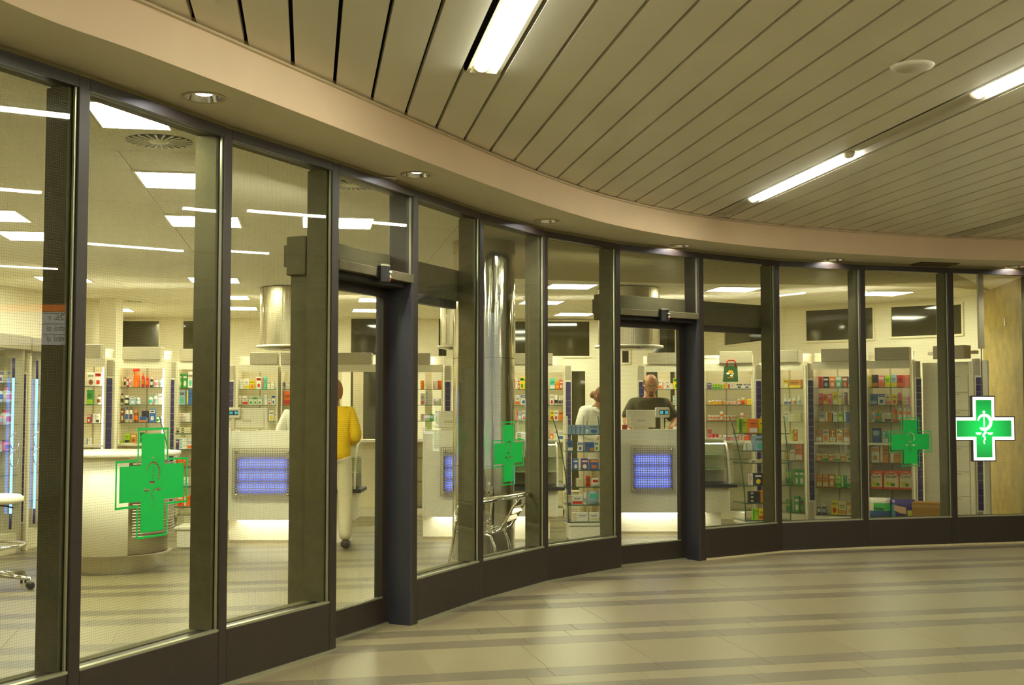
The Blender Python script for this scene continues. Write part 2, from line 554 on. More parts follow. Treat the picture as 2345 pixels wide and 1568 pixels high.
DOORS = {4: 1, 8: 2}      # bay index (after shift) -> door number
wn = 0
for i in range(NB):
    o, e = FP[i], FP[i + 1]
    u = (e - o)
    L = u.length
    u.normalize()
    Mx = frame((o.x, o.y, 0), (u.x, u.y))
    mw = 0.072
    if i in DOORS:
        k = DOORS[i]
        r = empty('door_%d' % k)
        r['kind'] = 'structure'
        R = 0.19
        MB().box((L - mw, 0, 0), (L, 0.20, HT), M=Mx, bev=0.004).obj('mullion', M_FRAME, r)
        MB().box((0, 0, HT - 0.055), (L - mw, 0.06, HT), M=Mx).box((0, 0.06, HT - 0.035), (L - mw, 0.18, HT), M=Mx).obj('top_rail', M_FRAME, r)
        MB().box((0, -0.004, 2.365), (L - mw, 0.05, 2.425), M=Mx, bev=0.003).obj('transom_bar', M_FRAME2, r)
        pane('transom_pane', Mx, 0, L - mw, 2.425, HT - 0.055, 0.03, r, o, u)
        MB().box((L - mw - 0.012, 0.018, 2.425), (L - mw, 0.03, HT - 0.055), M=Mx).obj('glazing_bead', M_BEAD, r)
        MB().box((0, 0.05, 2.33), (L - mw, R + 0.02, 2.40), M=Mx).obj('head_soffit', M_DARK, r)
        MB().box((L - mw - 0.02, 0.0, 0), (L - mw, R + 0.10, 2.365), M=Mx).box((L - mw - 0.026, 0.0, 0), (L - mw - 0.02, 0.02, 2.365), M=Mx).obj('jamb', M_SLATE, r)
        # leaf, set back, frame with glass
        a0, a1 = -0.04, L - mw - 0.02
        lf = MB()
        lf.box((a0, R, 0.015), (a1, R + 0.045, 0.19), M=Mx).box((a0, R, 2.27), (a1, R + 0.045, 2.35), M=Mx)
        lf.box((a0, R, 0.19), (a0 + 0.05, R + 0.045, 2.27), M=Mx).box((a1 - 0.065, R, 0.19), (a1, R + 0.045, 2.27), M=Mx)
        lf = lf.obj('door_leaf', M_FRAME, r)
        pane('glass', Mx, a0 + 0.05, a1 - 0.065, 0.19, 2.27, R + 0.02, lf, o, u)
        MB().box((a0 + 0.05, R - 0.006, 0.185), (a1 - 0.065, R, 0.197), M=Mx).obj('sill_trim', M_BEAD, lf)
        MB().box((0, R - 0.02, 0), (a1, R + 0.05, 0.012), M=Mx).obj('threshold', M_BEAD, r)
        # deep post on the left side and operator box inside
        MB().box((-mw, 0.03, 0), (-0.008, 0.31 if k == 1 else 0.20, 2.33), M=Mx).obj('inner_post', M_FRAME2, r)
        MB().box((-0.10 if k == 1 else -0.05, 0.19, 2.33), (2 * L + (-0.02 if k == 1 else 0.06), 0.33, 2.575), M=Mx, bev=0.006).obj('operator_box', M_FRAME2, r)
        MB().box((L, 0.20, 2.27), (2 * L - 0.05, 0.26, 2.33), M=Mx).obj('slide_rail', M_FRAME, r)
        if k == 1:
            r.name = 'door_1'
    else:
        wn += 1
        r = empty('window_%d' % wn)
        r['kind'] = 'structure'
        last = i + 1 in DOORS
        MB().box((L - mw, 0, 0), (L, 0.18, HT), M=Mx, bev=0.004).obj('mullion', M_FRAME, r)
        MB().box((0, 0, HT - 0.055), (L - mw, 0.06, HT), M=Mx).obj('top_rail', M_FRAME, r)
        MB().box((0, 0.06, HT - 0.035), (L - mw, 0.18, HT), M=Mx).obj('inner_rail', M_FRAME2, r)
        MB().box((L - mw - 0.012, 0.012, SILL), (L - mw - 0.002, 0.024, HT - 0.055), M=Mx).obj('glazing_bead', M_BEAD, r)
        MB().box((L - mw - 0.03, 0.036, SILL), (L - mw, 0.172, HT - 0.05), M=Mx).obj('inner_frame', M_FRAME2, r)
        MB().box((0, 0.0, 0), (L - mw - 0.004, 0.12, SILL - 0.008), M=Mx, bev=0.003).obj('sill_panel', M_FRAME, r)
        MB().box((0, 0.12, 0), (L - mw, 0.18, SILL - 0.002), M=Mx).obj('inner_sill', M_FRAME2, r)
        MB().box((0, 0.002, SILL - 0.008), (L - mw, 0.03, SILL + 0.004), M=Mx).obj('sill_trim', M_BEAD, r)
        MB().box((0, -0.012, 0), (L, 0.0, 0.018), M=Mx).obj('floor_seal', M_BEAD if i < 9 else M_GROUT, r)
        pane('pane', Mx, 0, L - mw, SILL, HT - 0.055, 0.028, r, o, u)

# ------------------------------------------------------------------ soffit, fascia, slatted ceiling
LOWM = [(10, 3), (271, 100), (600, 225), (741, 280), (915, 348), (1086, 413), (1273, 480), (1380, 518), (1534, 545), (1750, 572), (1972, 586.6), (2256, 595)]
UPM = [None, None, (684, 145), (789, 189), (925, 252), (1059, 313), (1240, 398), (1380, 449), (1520, 485), (1740, 518), (1950, 535), (2300, 545)]
ZS, ZC = 3.06, 3.30
low = [onz(x, y, ZS) for x, y in LOWM]
low = [Vector((p.x, p.y)) for p in low]
# smooth a little
for it in range(2):
    low = [low[0]] + [(low[i - 1] + low[i] * 2 + low[i + 1]) / 4 if 0 < i < len(low) - 1 else low[i] for i in range(1, len(low) - 1)] + [low[-1]]
low = [Vector((-2.25, 3.3)), Vector((-2.40, 1.5)), Vector((-2.45, -0.5)), Vector((-2.45, -3))][::-1] + low + [Vector((6.4, 12.78)), Vector((8.0, 12.6)), Vector((9.6, 12.1)), Vector((11.5, 11.2)), Vector((13.5, 9.8))]


def resample(pts, n):
    out = []
    P = [pts[0]] + pts + [pts[-1]]
    for i in range(1, len(P) - 2):
        for k in range(n):
            t = k / n
            a, b, c, d = P[i - 1], P[i], P[i + 1], P[i + 2]
            out.append(0.5 * ((2 * b) + (c - a) * t + (2 * a - 5 * b + 4 * c - d) * t * t + (3 * b - a - 3 * c + d) * t * t * t))
    out.append(pts[-1])
    return out


FAS = resample(low, 6)


def offset(pts, d):
    out = []
    for i, p in enumerate(pts):
        t = (pts[min(i + 1, len(pts) - 1)] - pts[max(i - 1, 0)]).normalized()
        out.append(p + Vector((-t.y, t.x)) * d)
    return out


def ribbon(name, A, ZA, Bp, ZB, m, parent=None, kind=None):
    n = len(A)
    v = [(p.x, p.y, ZA) for p in A] + [(p.x, p.y, ZB) for p in Bp]
    f = [(i, i + 1, n + i + 1, n + i) for i in range(n - 1)]
    b = MB()
    b.add(v, f, smooth=True)
    return b.obj(name, m, parent, kind=kind)


out = offset(FAS, 2.2)
cr = empty('ceiling')
cr['kind'] = 'structure'
# one closed plaster body: soffit underside, fascia front, back in the void
n = len(FAS)
sec = [(FAS, ZS), (FAS, ZC + 0.02), (offset(FAS, 0.04), ZC + 0.02), (offset(FAS, 0.04), ZS + 0.03), (out, ZS + 0.03), (out, ZS)]
tr = empty('trim_1')
tr['kind'] = 'structure'
sof = offset(FAS, 0.85)
ribbon('fascia', FAS, ZS, FAS, ZC + 0.02, M_FASCIA, tr)
ribbon('soffit_back', sof, ZS, sof, ZC + 0.3, M_PLASTER, tr)
ti = offset(FAS, -0.022)
b = MB()
for (A, za, B_, zb) in ((FAS, ZC - 0.022, ti, ZC - 0.022), (ti, ZC - 0.022, ti, ZC - 0.012), (ti, ZC - 0.012, FAS, ZC - 0.012)):
    v = [(p.x, p.y, za) for p in A] + [(p.x, p.y, zb) for p in B_]
    b.add(v, [(i, i + 1, n + i + 1, n + i) for i in range(n - 1)])
b.obj('edge_trim', M_TRIM, tr)

SA = math.radians(-9.62)
sn = Vector((math.cos(SA), -math.sin(SA)))    # across the slats  (SA negative: slats lean to the left far away)
sd = Vector((math.sin(SA), math.cos(SA)))     # along the slats
SP, S0 = 0.2235, -0.542


def hit_fascia(off):
    """largest distance along sd where the slat line at offset off meets the fascia"""
    best = None
    for a, b_ in zip(FAS[:-1], FAS[1:]):
        da, db = a.dot(sn) - off, b_.dot(sn) - off
        if (da <= 0 < db) or (db <= 0 < da):
            t = da / (da - db)
            q = a + (b_ - a) * t
            s = q.dot(sd)
            if best is None or s > best:
                best = s
    return best


GAP = 0.020
LAMPSLOT = {6: [(6.33, 3.9, 'A'), (2.6, 0.4, 'A')], 19: [(10.0, 7.95, 'B'), (6.42, 4.3, 'B'), (2.9, 0.8, 'B'), (-0.6, -2.7, 'B')], 32: [(9.2, 7.1, 'C'), (5.7, 3.6, 'C'), (2.2, 0.1, 'C'), (-1.3, -3.4, 'C')], 45: [(7.5, 5.4, 'D'), (4.0, 1.9, 'D'), (0.5, -1.6, 'D')]}  # tubes out of view, rows C and D included, are added for light
slats = []
for k in range(-9, 62):
    o0, o1 = S0 + SP * k, S0 + SP * (k + 1)
    if k in LAMPSLOT:
        pass
    a0, a1 = hit_fascia(o0 + GAP / 2), hit_fascia(o1 - GAP / 2)
    if a0 is None or a1 is None:
        if a0 is None and a1 is None:
            continue
        a0 = a0 if a0 is not None else a1
        a1 = a1 if a1 is not None else a0
    s0 = -4.5
    if k in (19, 32, 45):
        continue
    if min(a0, a1) < s0 + 0.2:
        continue
    segs = [(s0, a0, a1)]
    if k == 6:
        segs = [(6.335, a0, a1), (2.62, 3.88, 3.88), (s0, 0.38, 0.38)]
    for (q0, e0, e1) in segs:
        oo0, oo1 = o0 + GAP / 2, o1 - GAP / 2
        P4 = [sn * oo0 + sd * q0, sn * oo1 + sd * q0, sn * oo1 + sd * e1, sn * oo0 + sd * e0]
        b = MB()
        poly = [(p.x, p.y) for p in P4]
        b.prism(poly, ZC, ZC + 0.012)
        for (oa, ob, ea) in ((oo0, oo0 + 0.003, e0), (oo1 - 0.003, oo1, e1)):
            Q = [sn * oa + sd * q0, sn * ob + sd * q0, sn * ob + sd * ea, sn * oa + sd * ea]
            b.prism([(p.x, p.y) for p in Q], ZC + 0.012, ZC + 0.045)
        b.obj('slat', M_SLAT, cr)
b = MB()
b.box((-4, -6, ZC + 0.14), (17, 15, ZC + 0.16))
b.obj('void_deck', M_DARK, cr)


def slotpt(off, al, z):
    q = sn * off + sd * al
    return (q.x, q.y, z)


M_REFL = mat('lamp_reflector', hx('d8d2bc'), 0.35, 0.0)


def channel(off0, off1, al0, al1, name='channel'):
    """folded sheet trough between two slats"""
    b = MB()
    zt = ZC + (0.075 if name == 'deep' else 0.035)
    inn = 0.02
    v = [slotpt(off0, al0, ZC), slotpt(off0 + inn, al0, ZC), slotpt(off0 + inn * 1.6, al0, zt), slotpt(off1 - inn * 1.6, al0, zt), slotpt(off1 - inn, al0, ZC), slotpt(off1, al0, ZC)]
    v += [slotpt(off0, al1, ZC), slotpt(off0 + inn, al1, ZC), slotpt(off0 + inn * 1.6, al1, zt), slotpt(off1 - inn * 1.6, al1, zt), slotpt(off1 - inn, al1, ZC), slotpt(off1, al1, ZC)]
    f = [(i, i + 1, 6 + i + 1, 6 + i) for i in range(5)]
    b.add(v, f)
    b.add([v[1], v[2], v[3], v[4]], [(0, 1, 2, 3)])
    b.add([v[7], v[8], v[9], v[10]], [(3, 2, 1, 0)])
    return b


lampn = 0
LL = {'A': ['bare fluorescent tube in a white recessed trough, nearest above the soffit curve', 'fluorescent tube in line behind the nearest trough, out of the photo'],
      'B': ['bright fluorescent tube in the long grey ceiling trough, nearer the curved soffit', 'bright fluorescent tube in the long trough, cut by the right edge of the photo', 'fluorescent tube in the long ceiling trough, third out of the photo', 'fluorescent tube in the long ceiling trough, last out of the photo'],
      'C': ['fluorescent tube of the third ceiling row, number %s from the facade, out of the photo' % q for q in ('one', 'two', 'three', 'four')],
      'D': ['fluorescent tube of the fourth ceiling row, number %s from the facade, out of the photo' % q for q in ('one', 'two', 'three')]}
for k, ls in LAMPSLOT.items():
    o0, o1 = S0 + SP * k + GAP / 2, S0 + SP * (k + 1) - GAP / 2
    if k != 6:
        e = hit_fascia((o0 + o1) / 2)
        # grey trough housing through the whole slot
        ch = channel(o0, o1, -4.5, e - 0.02).obj('trough', mat('trough_grey_%d' % k, hx('cfcabd'), 0.5, 0.0), cr)
    for j, (s1, s0, kind) in enumerate(ls):
        t = empty('ceiling_lamp', slotpt((o0 + o1) / 2, (s0 + s1) / 2, ZC))
        tag(t, LL[kind][j], 'light', 'fluorescent lamps of the slatted ceiling')
        off = Vector(t.location)
        Mi = Matrix.Translation(-off)
        if k == 6:
            bb = channel(o0 + 0.012, o1 - 0.004, s0, s1, 'deep')
            bb.v = [tuple(Vector(q) - off) for q in bb.v]
            bb.obj('reflector', M_REFL, t)
        rr = 0.017
        zc = ZC + 0.022
        b = MB()
        b.tube([Vector(slotpt((o0 + o1) / 2 - (0.015 if k == 6 else 0), s0 + 0.09, zc)) - off, Vector(slotpt((o0 + o1) / 2 - (0.015 if k == 6 else 0), s1 - 0.09, zc)) - off], 0.042 if k == 6 else 0.034, 12)
        b.obj('tube', M_TUBE, t)
        for sa, sb in ((s0 + 0.05, s0 + 0.09), (s1 - 0.09, s1 - 0.05)):
            b = MB()
            b.tube([Vector(slotpt((o0 + o1) / 2 - (0.015 if k == 6 else 0), sa, zc)) - off, Vector(slotpt((o0 + o1) / 2 - (0.015 if k == 6 else 0), sb, zc)) - off], 0.045 if k == 6 else 0.038, 12)
            b.obj('lamp_holder', M_REFL, t)

# loudspeaker disc in the slats
q = onz(2089, 151, ZC)
t = empty('ceiling_speaker', (q.x, q.y, ZC))
tag(t, 'round white loudspeaker cover set in the slatted ceiling', 'speaker')
MB().lathe([(0.0, -0.014), (0.085, -0.014), (0.108, -0.010), (0.114, 0.0)], n=36, cap=False).obj('rim', M_SLAT, t)
b = MB()
b.lathe([(0.0, -0.0165), (0.082, -0.0165), (0.084, -0.013)], n=36, cap=False)
b.obj('grille', mat('speaker_grille', hx('c9c3ad'), 0.6, bump=0.5, bscale=500), t)

# downlights in the soffit
DLP = [(467, 222), (954, 399), (1253, 505), (1557, 562), (1909, 594), (2325, 610)]
names = ['first and largest, above the second glass panel', 'above the left sliding door', 'third from the left, above the chrome column', 'fourth from the left, above the right sliding door', 'fifth from the left, beside the dark vent', 'last one, at the right edge of the photo']
for (x, y), nm in zip(DLP, names):
    q = onz(x, y, ZS)
    t = empty('downlight', (q.x, q.y, ZS))
    tag(t, 'round chrome downlight, ' + nm, 'light', 'downlights along the plaster soffit')
    MB().lathe([(0.088, 0.0), (0.108, -0.001), (0.110, -0.006), (0.104, -0.009), (0.090, -0.006)], n=36, cap=False).obj('rim', M_TRIM, t)
    MB().lathe([(0.090, -0.006), (0.086, 0.004), (0.074, 0.035), (0.055, 0.06), (0.0, 0.062)], n=36, cap=False).obj('reflector', M_CHROME, t)
    sl = bpy.data.lights.new('spot', 'SPOT')
    sl.energy = 70
    sl.color = (1.0, 0.93, 0.85)
    sl.spot_size = 1.9
    sl.spot_blend = 0.8
    sl.shadow_soft_size = 0.04
    so = bpy.data.objects.new('lamp_beam', sl)
    C.objects.link(so)
    so.parent = t
    so.location = (0, 0, 0.008)
    MB().lathe([(0.0, 0.012), (0.04, 0.014), (0.052, 0.03), (0.052, 0.055)], n=24, cap=False).obj('lamp', M_DLAMP, t)
loops = [[(p.x, p.y) for p in FAS] + [(p.x, p.y) for p in sof[::-1]]]
for (x, y) in DLP:
    q = onz(x, y, ZS)
    loops.append([(q.x + 0.0895 * math.cos(2 * PI * k / 32), q.y + 0.0895 * math.sin(2 * PI * k / 32)) for k in range(32)])
o = curve_plate('soffit', loops, 0.0, M_PLASTER, tr)
o.location.z = ZS
# vent
a, b_ = onz(2088, 604, ZS), onz(2190, 604, ZS)
t = empty('soffit_vent', ((a.x + b_.x) / 2, (a.y + b_.y) / 2, ZS), math.radians(12))
tag(t, 'dark brown rectangular vent grille in the soffit near the right end', 'vent')
MB().box((-0.23, -0.14, -0.006), (0.23, 0.14, 0.0)).obj('backing', mat('vent_brown', hx('4a3a22'), 0.6), t)
for i in range(8):
    MB().box((-0.215, -0.125 + i * 0.033, -0.014), (0.215, -0.112 + i * 0.033, -0.006)).obj('slat', mat('vent_slat', hx('6b5835'), 0.5) if i == 0 else bpy.data.materials['vent_slat'], t)

for nm_, lx, ly, ang_ in (('right', 6.3, 6.2, -0.17), ('rear', 1.5, -2.2, 1.2)):  # unseen uplighters, added to brighten the hall ceiling
    t = empty('uplighter', (lx, ly, 2.35), ang_)
    tag(t, 'hanging steel uplighter trough in the hall, out of the photo on the %s' % nm_, 'light', 'hall uplighters')
    MB().box((-0.15, -1.5, 0), (0.15, 1.5, 0.012)).box((-0.15, -1.5, 0.012), (-0.14, 1.5, 0.07)).box((0.14, -1.5, 0.012), (0.15, 1.5, 0.07)).obj('trough', M_TRIM, t)
    MB().tube([(0, -1.4, 0.045), (0, 1.4, 0.045)], 0.019, 8).obj('tube', M_UPH, t)
    for y_ in (-1.2, 1.2):
        MB().tube([(0.145, y_, 0.06), (0.145, y_, 0.95)], 0.004, 6).obj('hanger_rod', M_TRIM, t)

# ------------------------------------------------------------------ floor of separate stone tiles
fl = MB()
fl.box((-14, -7, -0.06), (17, 26, -0.004))
fl = fl.obj('floor', M_GROUT)
fl['kind'] = 'structure'
TA = math.radians(13.0)
te, tn = Vector((math.cos(TA), math.sin(TA))), Vector((-math.sin(TA), math.cos(TA)))
q0 = onz(1290, 1516 + 11.5, 0)
V0 = None
# stripe edges measured along column 1290
vs = [onz(1290, y, 0) for y in (1430, 1443.5, 1456.5, 1472.5, 1527, 1546)]
V = [Vector((p.x, p.y)).dot(tn) for p in vs]
PER = ((V[0] - V[4]) + 0) / 1.0
rows = []
base = V[4]
d1 = V[4] - V[5]
wa = V[0] - V[1]
wb = V[1] - V[2]
wc = V[2] - V[3]
wd = PER - wa - wb - wc
TL = 0.66
tm = {}


def inhall(p):
    # right-hand side of the facade line (hall) test by nearest bay
    best = None
    for a, b_ in zip(FP[:-1], FP[1:]):
        u = (b_ - a)
        t = max(0, min(1, (p - a).dot(u) / u.length_squared))
        d = (p - (a + u * t)).length
        if best is None or d < best[0]:
            best = (d, u.x * (p - a).y - u.y * (p - a).x)
    return best[1] < 0, best[0]


cells = []
for r in range(-9, 12):
    top = base + r * PER
    for (vt, w, dk) in ((top, wa, 1), (top - wa, wb, 0), (top - wa - wb, wc, 1), (top - wa - wb - wc, wd, 0)):
        off = random.uniform(0, TL)
        for i in range(-26, 28):
            u0 = off + i * TL
            c = te * (u0 + TL / 2) + tn * (vt - w / 2)
            if c.y < -6 or c.y > 21.5 or c.x < -8 or c.x > 14:
                continue
            h, dist = inhall(c)
            vis = c.y > 5.6 and abs(c.x) < c.y * 0.44 + 0.5
            cells.append((c, w, dk, h, vis, dist))
near = sorted([c for c in cells if c[3] and c[4]], key=lambda c: c[0].y)[:300]
ns = set(id(c) for c in near)
far = MB()
far_d = MB()
for cl in cells:
    c, w, dk, h, vis, dist = cl
    Mx = Matrix.Translation((c.x, c.y, 0)) @ Matrix.Rotation(TA, 4, 'Z')
    if id(cl) in ns:
        key = (round(w, 3), dk)
        if key not in tm:
            bb = MB()
            bb.box((-TL / 2 + 0.0015, -w / 2 + 0.0012, -0.02), (TL / 2 - 0.0015, w / 2 - 0.0012, 0.0), bev=0.0012)
            tm[key] = bb.mesh('tile', M_TILED if dk else M_TILE)
        t = bpy.data.objects.new('tile', tm[key])
        C.objects.link(t)
        t.matrix_world = Mx
        t.parent = fl
    else:
        (far_d if dk else far).box((-TL / 2 + 0.0015, -w / 2 + 0.0012, -0.01), (TL / 2 - 0.0015, w / 2 - 0.0012, 0.0), M=Mx)
o = far.obj('pale_tiles', M_TILE, fl, kind='stuff')
o = far_d.obj('dark_tiles', M_TILED, fl, kind='stuff')
# ------------------------------------------------------------------ shop shell
ZI = 3.05
BW = [Vector((-3.2, 2.6)), Vector((-6.8, 4.2)), Vector((-7.0, 13.0)), XY(228, 17.6).xy, XY(262, 20.8).xy, XY(1640, 21.3).xy, XY(1795, 18.7).xy, XY(2160, 17.2).xy, XY(2268, 16.4).xy]
WN = ['wall_left', 'wall_left', 'wall_left', 'wall_back', 'wall_back', 'wall_back', 'wall_right', 'wall_right']
walls = []
for i, (a, b_) in enumerate(zip(BW[:-1], BW[1:])):
    u = b_ - a
    Mx = frame(a, u)
    b = MB()
    b.box((-0.02, 0.0, 0), (u.length + 0.02, 0.12, ZI + 0.1), M=Mx)
    o = b.obj(WN[i], M_WALLIN)
    o['kind'] = 'structure'
    walls.append((a, u.normalized(), u.length, o, Mx))
a, b_ = Vector((6.40, 16.3)), Vector((5.99, 13.62))
u = b_ - a
Mx = frame(a, u)
o = MB().box((0, 0, 0), (u.length, 0.15, ZI + 0.1), M=Mx).obj('wall_marble', M_MARBLE)
o['kind'] = 'structure'
MB().box((1.2, -0.012, 2.52), (1.26, 0, 2.62), M=Mx).obj('socket', M_BEIGEP, o)


def ray_on(px, a, u):
    """distance along the plan line a + s*u where the sight line of column px crosses it"""
    k = (px - CX) / F * cc
    # x = k*y  (level sight line)
    return (k * a.y - a.x) / (u.x - k * u.y)


def zat(py, Y):
    return W3(CX, py, Y).z


# dark clerestory windows: wall index, px0, px1, ytop, ybot
wnum = wn
for (wi, x0, x1, y0, y1) in ((4, 265, 362, 735, 800), (4, 418, 500, 735, 800), (4, 803, 870, 730, 812), (4, 1004, 1022, 730, 815), (4, 1180, 1350, 736, 815), (4, 1425, 1440, 740, 830), (4, 1497, 1546, 738, 830),
                             (5, 1664, 1772, 738, 784), (6, 1850, 2003, 708, 778), (6, 2046, 2150, 701, 769), (7, 2178, 2209, 698, 765), (4, 803, 870, 848, 1150), (4, 1308, 1340, 850, 1150), (4, 1480, 1545, 850, 980)):
    a, u, L, wo, Mx = walls[wi]
    s0, s1 = ray_on(x0, a, u), ray_on(x1, a, u)
    Ym = (a + u * ((s0 + s1) / 2)).y
    z0, z1 = max(0.05, zat(y1, Ym)), zat(y0, Ym)
    wnum += 1
    r = empty('window_%d' % wnum)
    r['kind'] = 'structure'
    MB().box((s0, -0.012, z0), (s1, -0.002, z1), M=Mx).obj('pane', M_WINDARK, r)
    b = MB()
    for (p, q) in (((s0 - 0.03, -0.03, z0 - 0.03), (s1 + 0.03, 0, z0)), ((s0 - 0.03, -0.03, z1), (s1 + 0.03, 0, z1 + 0.03)), ((s0 - 0.03, -0.03, z0), (s0, 0, z1)), ((s1, -0.03, z0), (s1 + 0.03, 0, z1))):
        b.box(p, q, M=Mx)
    b.obj('window_frame', M_CAB, r)
# near white pillar at the left
t = XY(243, 17.0)
o = MB().box((t.x - 0.12, 17.0, 0), (t.x + 0.12, 17.3, ZI)).obj('trim_2', M_WALLIN)
o['kind'] = 'structure'

# suspended ceiling
cs = empty('ceiling')
cs['kind'] = 'structure'
GU, GV = sn, sd
bar = MB()
gl0 = onz(303, 389, ZI)
gu0, gv0 = Vector(gl0.xy).dot(GU), Vector(gl0.xy).dot(GV)
tmesh = MB().box((-0.597, -0.297, 0), (0.597, 0.297, 0.012)).mesh('tile', M_CEILIN)
farc = MB()
cnt = 0
cand = []
for i in range(-9, 10):
    for j in range(-12, 24):
        c = GU * (gu0 + 0.6 + 1.2 * i) + GV * (gv0 + 0.3 + 0.6 * j)
        h, d = inhall(c)
        if c.y > 22.5 or c.x < -8 or c.y < 3 or c.x > 8 or (h and d > 0.7):
            continue
        cand.append((c.length, c, h, d))
cand.sort(key=lambda t_: t_[0])


def near_bay(p):
    best = None
    for a, b_ in zip(FP[:-1], FP[1:]):
        u = (b_ - a)
        t = max(0, min(1, (p - a).dot(u) / u.length_squared))
        d = (p - (a + u * t)).length
        if best is None or d < best[0]:
            best = (d, a, u.normalized())
    return best[1], best[2]


def clip(poly, a, n_, off):
    out = []
    for i in range(len(poly)):
        p, q = poly[i - 1], poly[i]
        dp, dq = (p - a).dot(n_) - off, (q - a).dot(n_) - off
        if (dp >= 0) != (dq >= 0):
            out.append(p + (q - p) * (dp / (dp - dq)))
        if dq >= 0:
            out.append(q)
    return out


edge = MB()
for (d_, c, h, dd) in cand:
    Mx = Matrix.Translation((c.x, c.y, ZI)) @ Matrix.Rotation(-SA, 4, 'Z')
    vis = abs(c.x + 0.3) < c.y * 0.44 + 0.6
    if h or dd < 0.85:
        a, u = near_bay(c)
        nn_ = Vector((-u.y, u.x))
        for (hx_, hy_, z0_, z1_, B2) in ((0.597, 0.297, 0.0, 0.012, edge), (0.6, 0.3, 0.013, 0.02, bar)):
            pl = [(Mx @ Vector((sx * hx_, sy * hy_, 0))).xy for sx, sy in ((-1, -1), (1, -1), (1, 1), (-1, 1))]
            pl = clip(pl, a, nn_, 0.10)
            if len(pl) > 2:
                B2.prism([(q.x, q.y) for q in pl], ZI + z0_, ZI + z1_)
        continue
    bar.box((-0.6, -0.3, 0.013), (0.6, 0.3, 0.02), M=Mx)
    if cnt < 295 and vis:
        t = bpy.data.objects.new('tile', tmesh)
        C.objects.link(t)
        t.matrix_world = Mx
        t.parent = cs
        cnt += 1
    else:
        farc.box((-0.597, -0.297, 0), (0.597, 0.297, 0.012), M=Mx)
edge.obj('cut_edge_tiles', M_CEILIN, cs, kind='stuff')
farc.obj('far_tiles', M_CEILIN, cs, kind='stuff')
bar.obj('grid_backing', M_GRIDB, cs, kind='stuff')
# plaster band behind the facade head
bd = [onz(x, y, ZI - 0.004).xy for (x, y) in ((1150, 637), (1290, 642), (1420, 646), (1615, 650), (1790, 651), (1965, 654), (2180, 658), (2275, 667))]
inn = []
for i in range(6, NB - 1):
    u = (FP[i + 1] - FP[i]).normalized()
    inn.append(FP[i] + Vector((-u.y, u.x)) * 0.17)
poly = inn + bd[::-1]
b = MB()
v = [(p.x, p.y, ZI - 0.004) for p in poly]
m_ = len(inn)
nb_ = len(bd)
for i in range(m_ - 1):
    pass
b.add([(p.x, p.y, ZI - 0.004) for p in inn] + [(p.x, p.y, ZI - 0.004) for p in bd], [], (1, 1, 1))
# strip triangulation between the two chains
i = j = 0
while i < m_ - 1 or j < nb_ - 1:
    if j >= nb_ - 1 or (i < m_ - 1 and i / m_ <= j / nb_):
        b.f.append([i, i + 1, m_ + j]); i += 1
    else:
        b.f.append([i, m_ + j + 1, m_ + j]); j += 1
    b.c.append((1, 1, 1)); b.m.append(0); b.sm.append(False)
b.obj('plaster_band', M_PLBAND, cs)
# close the joint between facade head and ceiling
b = MB()
for i in range(NB):
    o, e = FP[i], FP[i + 1]
    u = (e - o)
    Mx = frame(o, u)
    b.box((-0.05, 0.03, HT - 0.01), (u.length + 0.05, 0.20, HT + 0.03), M=Mx)
    b.box((-0.05, 0.05, ZS - 0.02), (u.length + 0.05, 0.30, ZC + 0.4), M=Mx)
b.obj('head_filler', M_PLBAND, cs)

# square light panels
LP = [('fl', 233, 289, 'largest lit square panel, nearest the glass on the left'), ('nl', 303, 389, 'lit square ceiling panel behind the round vent, second pane'), ('nl', 373, 490, 'third lit square panel, left of the second mullion'),
      ('nr', 860, 498, 'lit square panel seen above the left sliding door'), ('nl', 427, 633, 'small lit square panel left of the drum hood'), ('nl', 74, 631, 'small lit square panel over the neon cabinets'),
      ('nr', 568, 676, 'lit square panel just left of the drum hood, second row'), ('nr', 588, 702, 'farthest lit square panel left of the drum hood'), ('nr', 1372, 650, 'lit square panel right of the chrome column, nearer'),
      ('nr', 1295, 688, 'lit square panel right of the chrome column, farther'), ('nr', 1365, 716, 'thin far lit square panel left of the right door'), ('nr', 1750, 657, 'lit square panel right of the right sliding door'),
      ('nr', 2096, 667, 'last lit square panel on the right'), ('nl', 822, 681, 'lit square panel seen through the left sliding door, nearer'), ('nl', 808, 706, 'lit square panel seen through the left sliding door, farther'),
      ('nr', 37, 480, 'lit square panel cut by the left edge of the photo'), ('nl', 205, 704, 'far lit square panel beside the white pillar'),
      ('xy', -4.6, 7.5, 'lit square ceiling panel left of the photo, near the neon cabinets'), ('xy', -4.3, 10.8, 'lit square ceiling panel left of the photo above the stool'), ('xy', 1.2, 13.0, ''), ('xy', -2.6, 17.5, '')]
pm = MB().box((-0.285, -0.285, -0.006), (0.285, 0.285, 0.0)).mesh('diffuser', M_PANEL)
fb = MB()
for (p, q) in (((-0.3, -0.3, -0.008), (0.3, -0.285, 0.01)), ((-0.3, 0.285, -0.008), (0.3, 0.3, 0.01)), ((-0.3, -0.285, -0.008), (-0.285, 0.285, 0.01)), ((0.285, -0.285, -0.008), (0.3, 0.285, 0.01))):
    fb.box(p, q)
fm = fb.mesh('frame', M_WHITE)
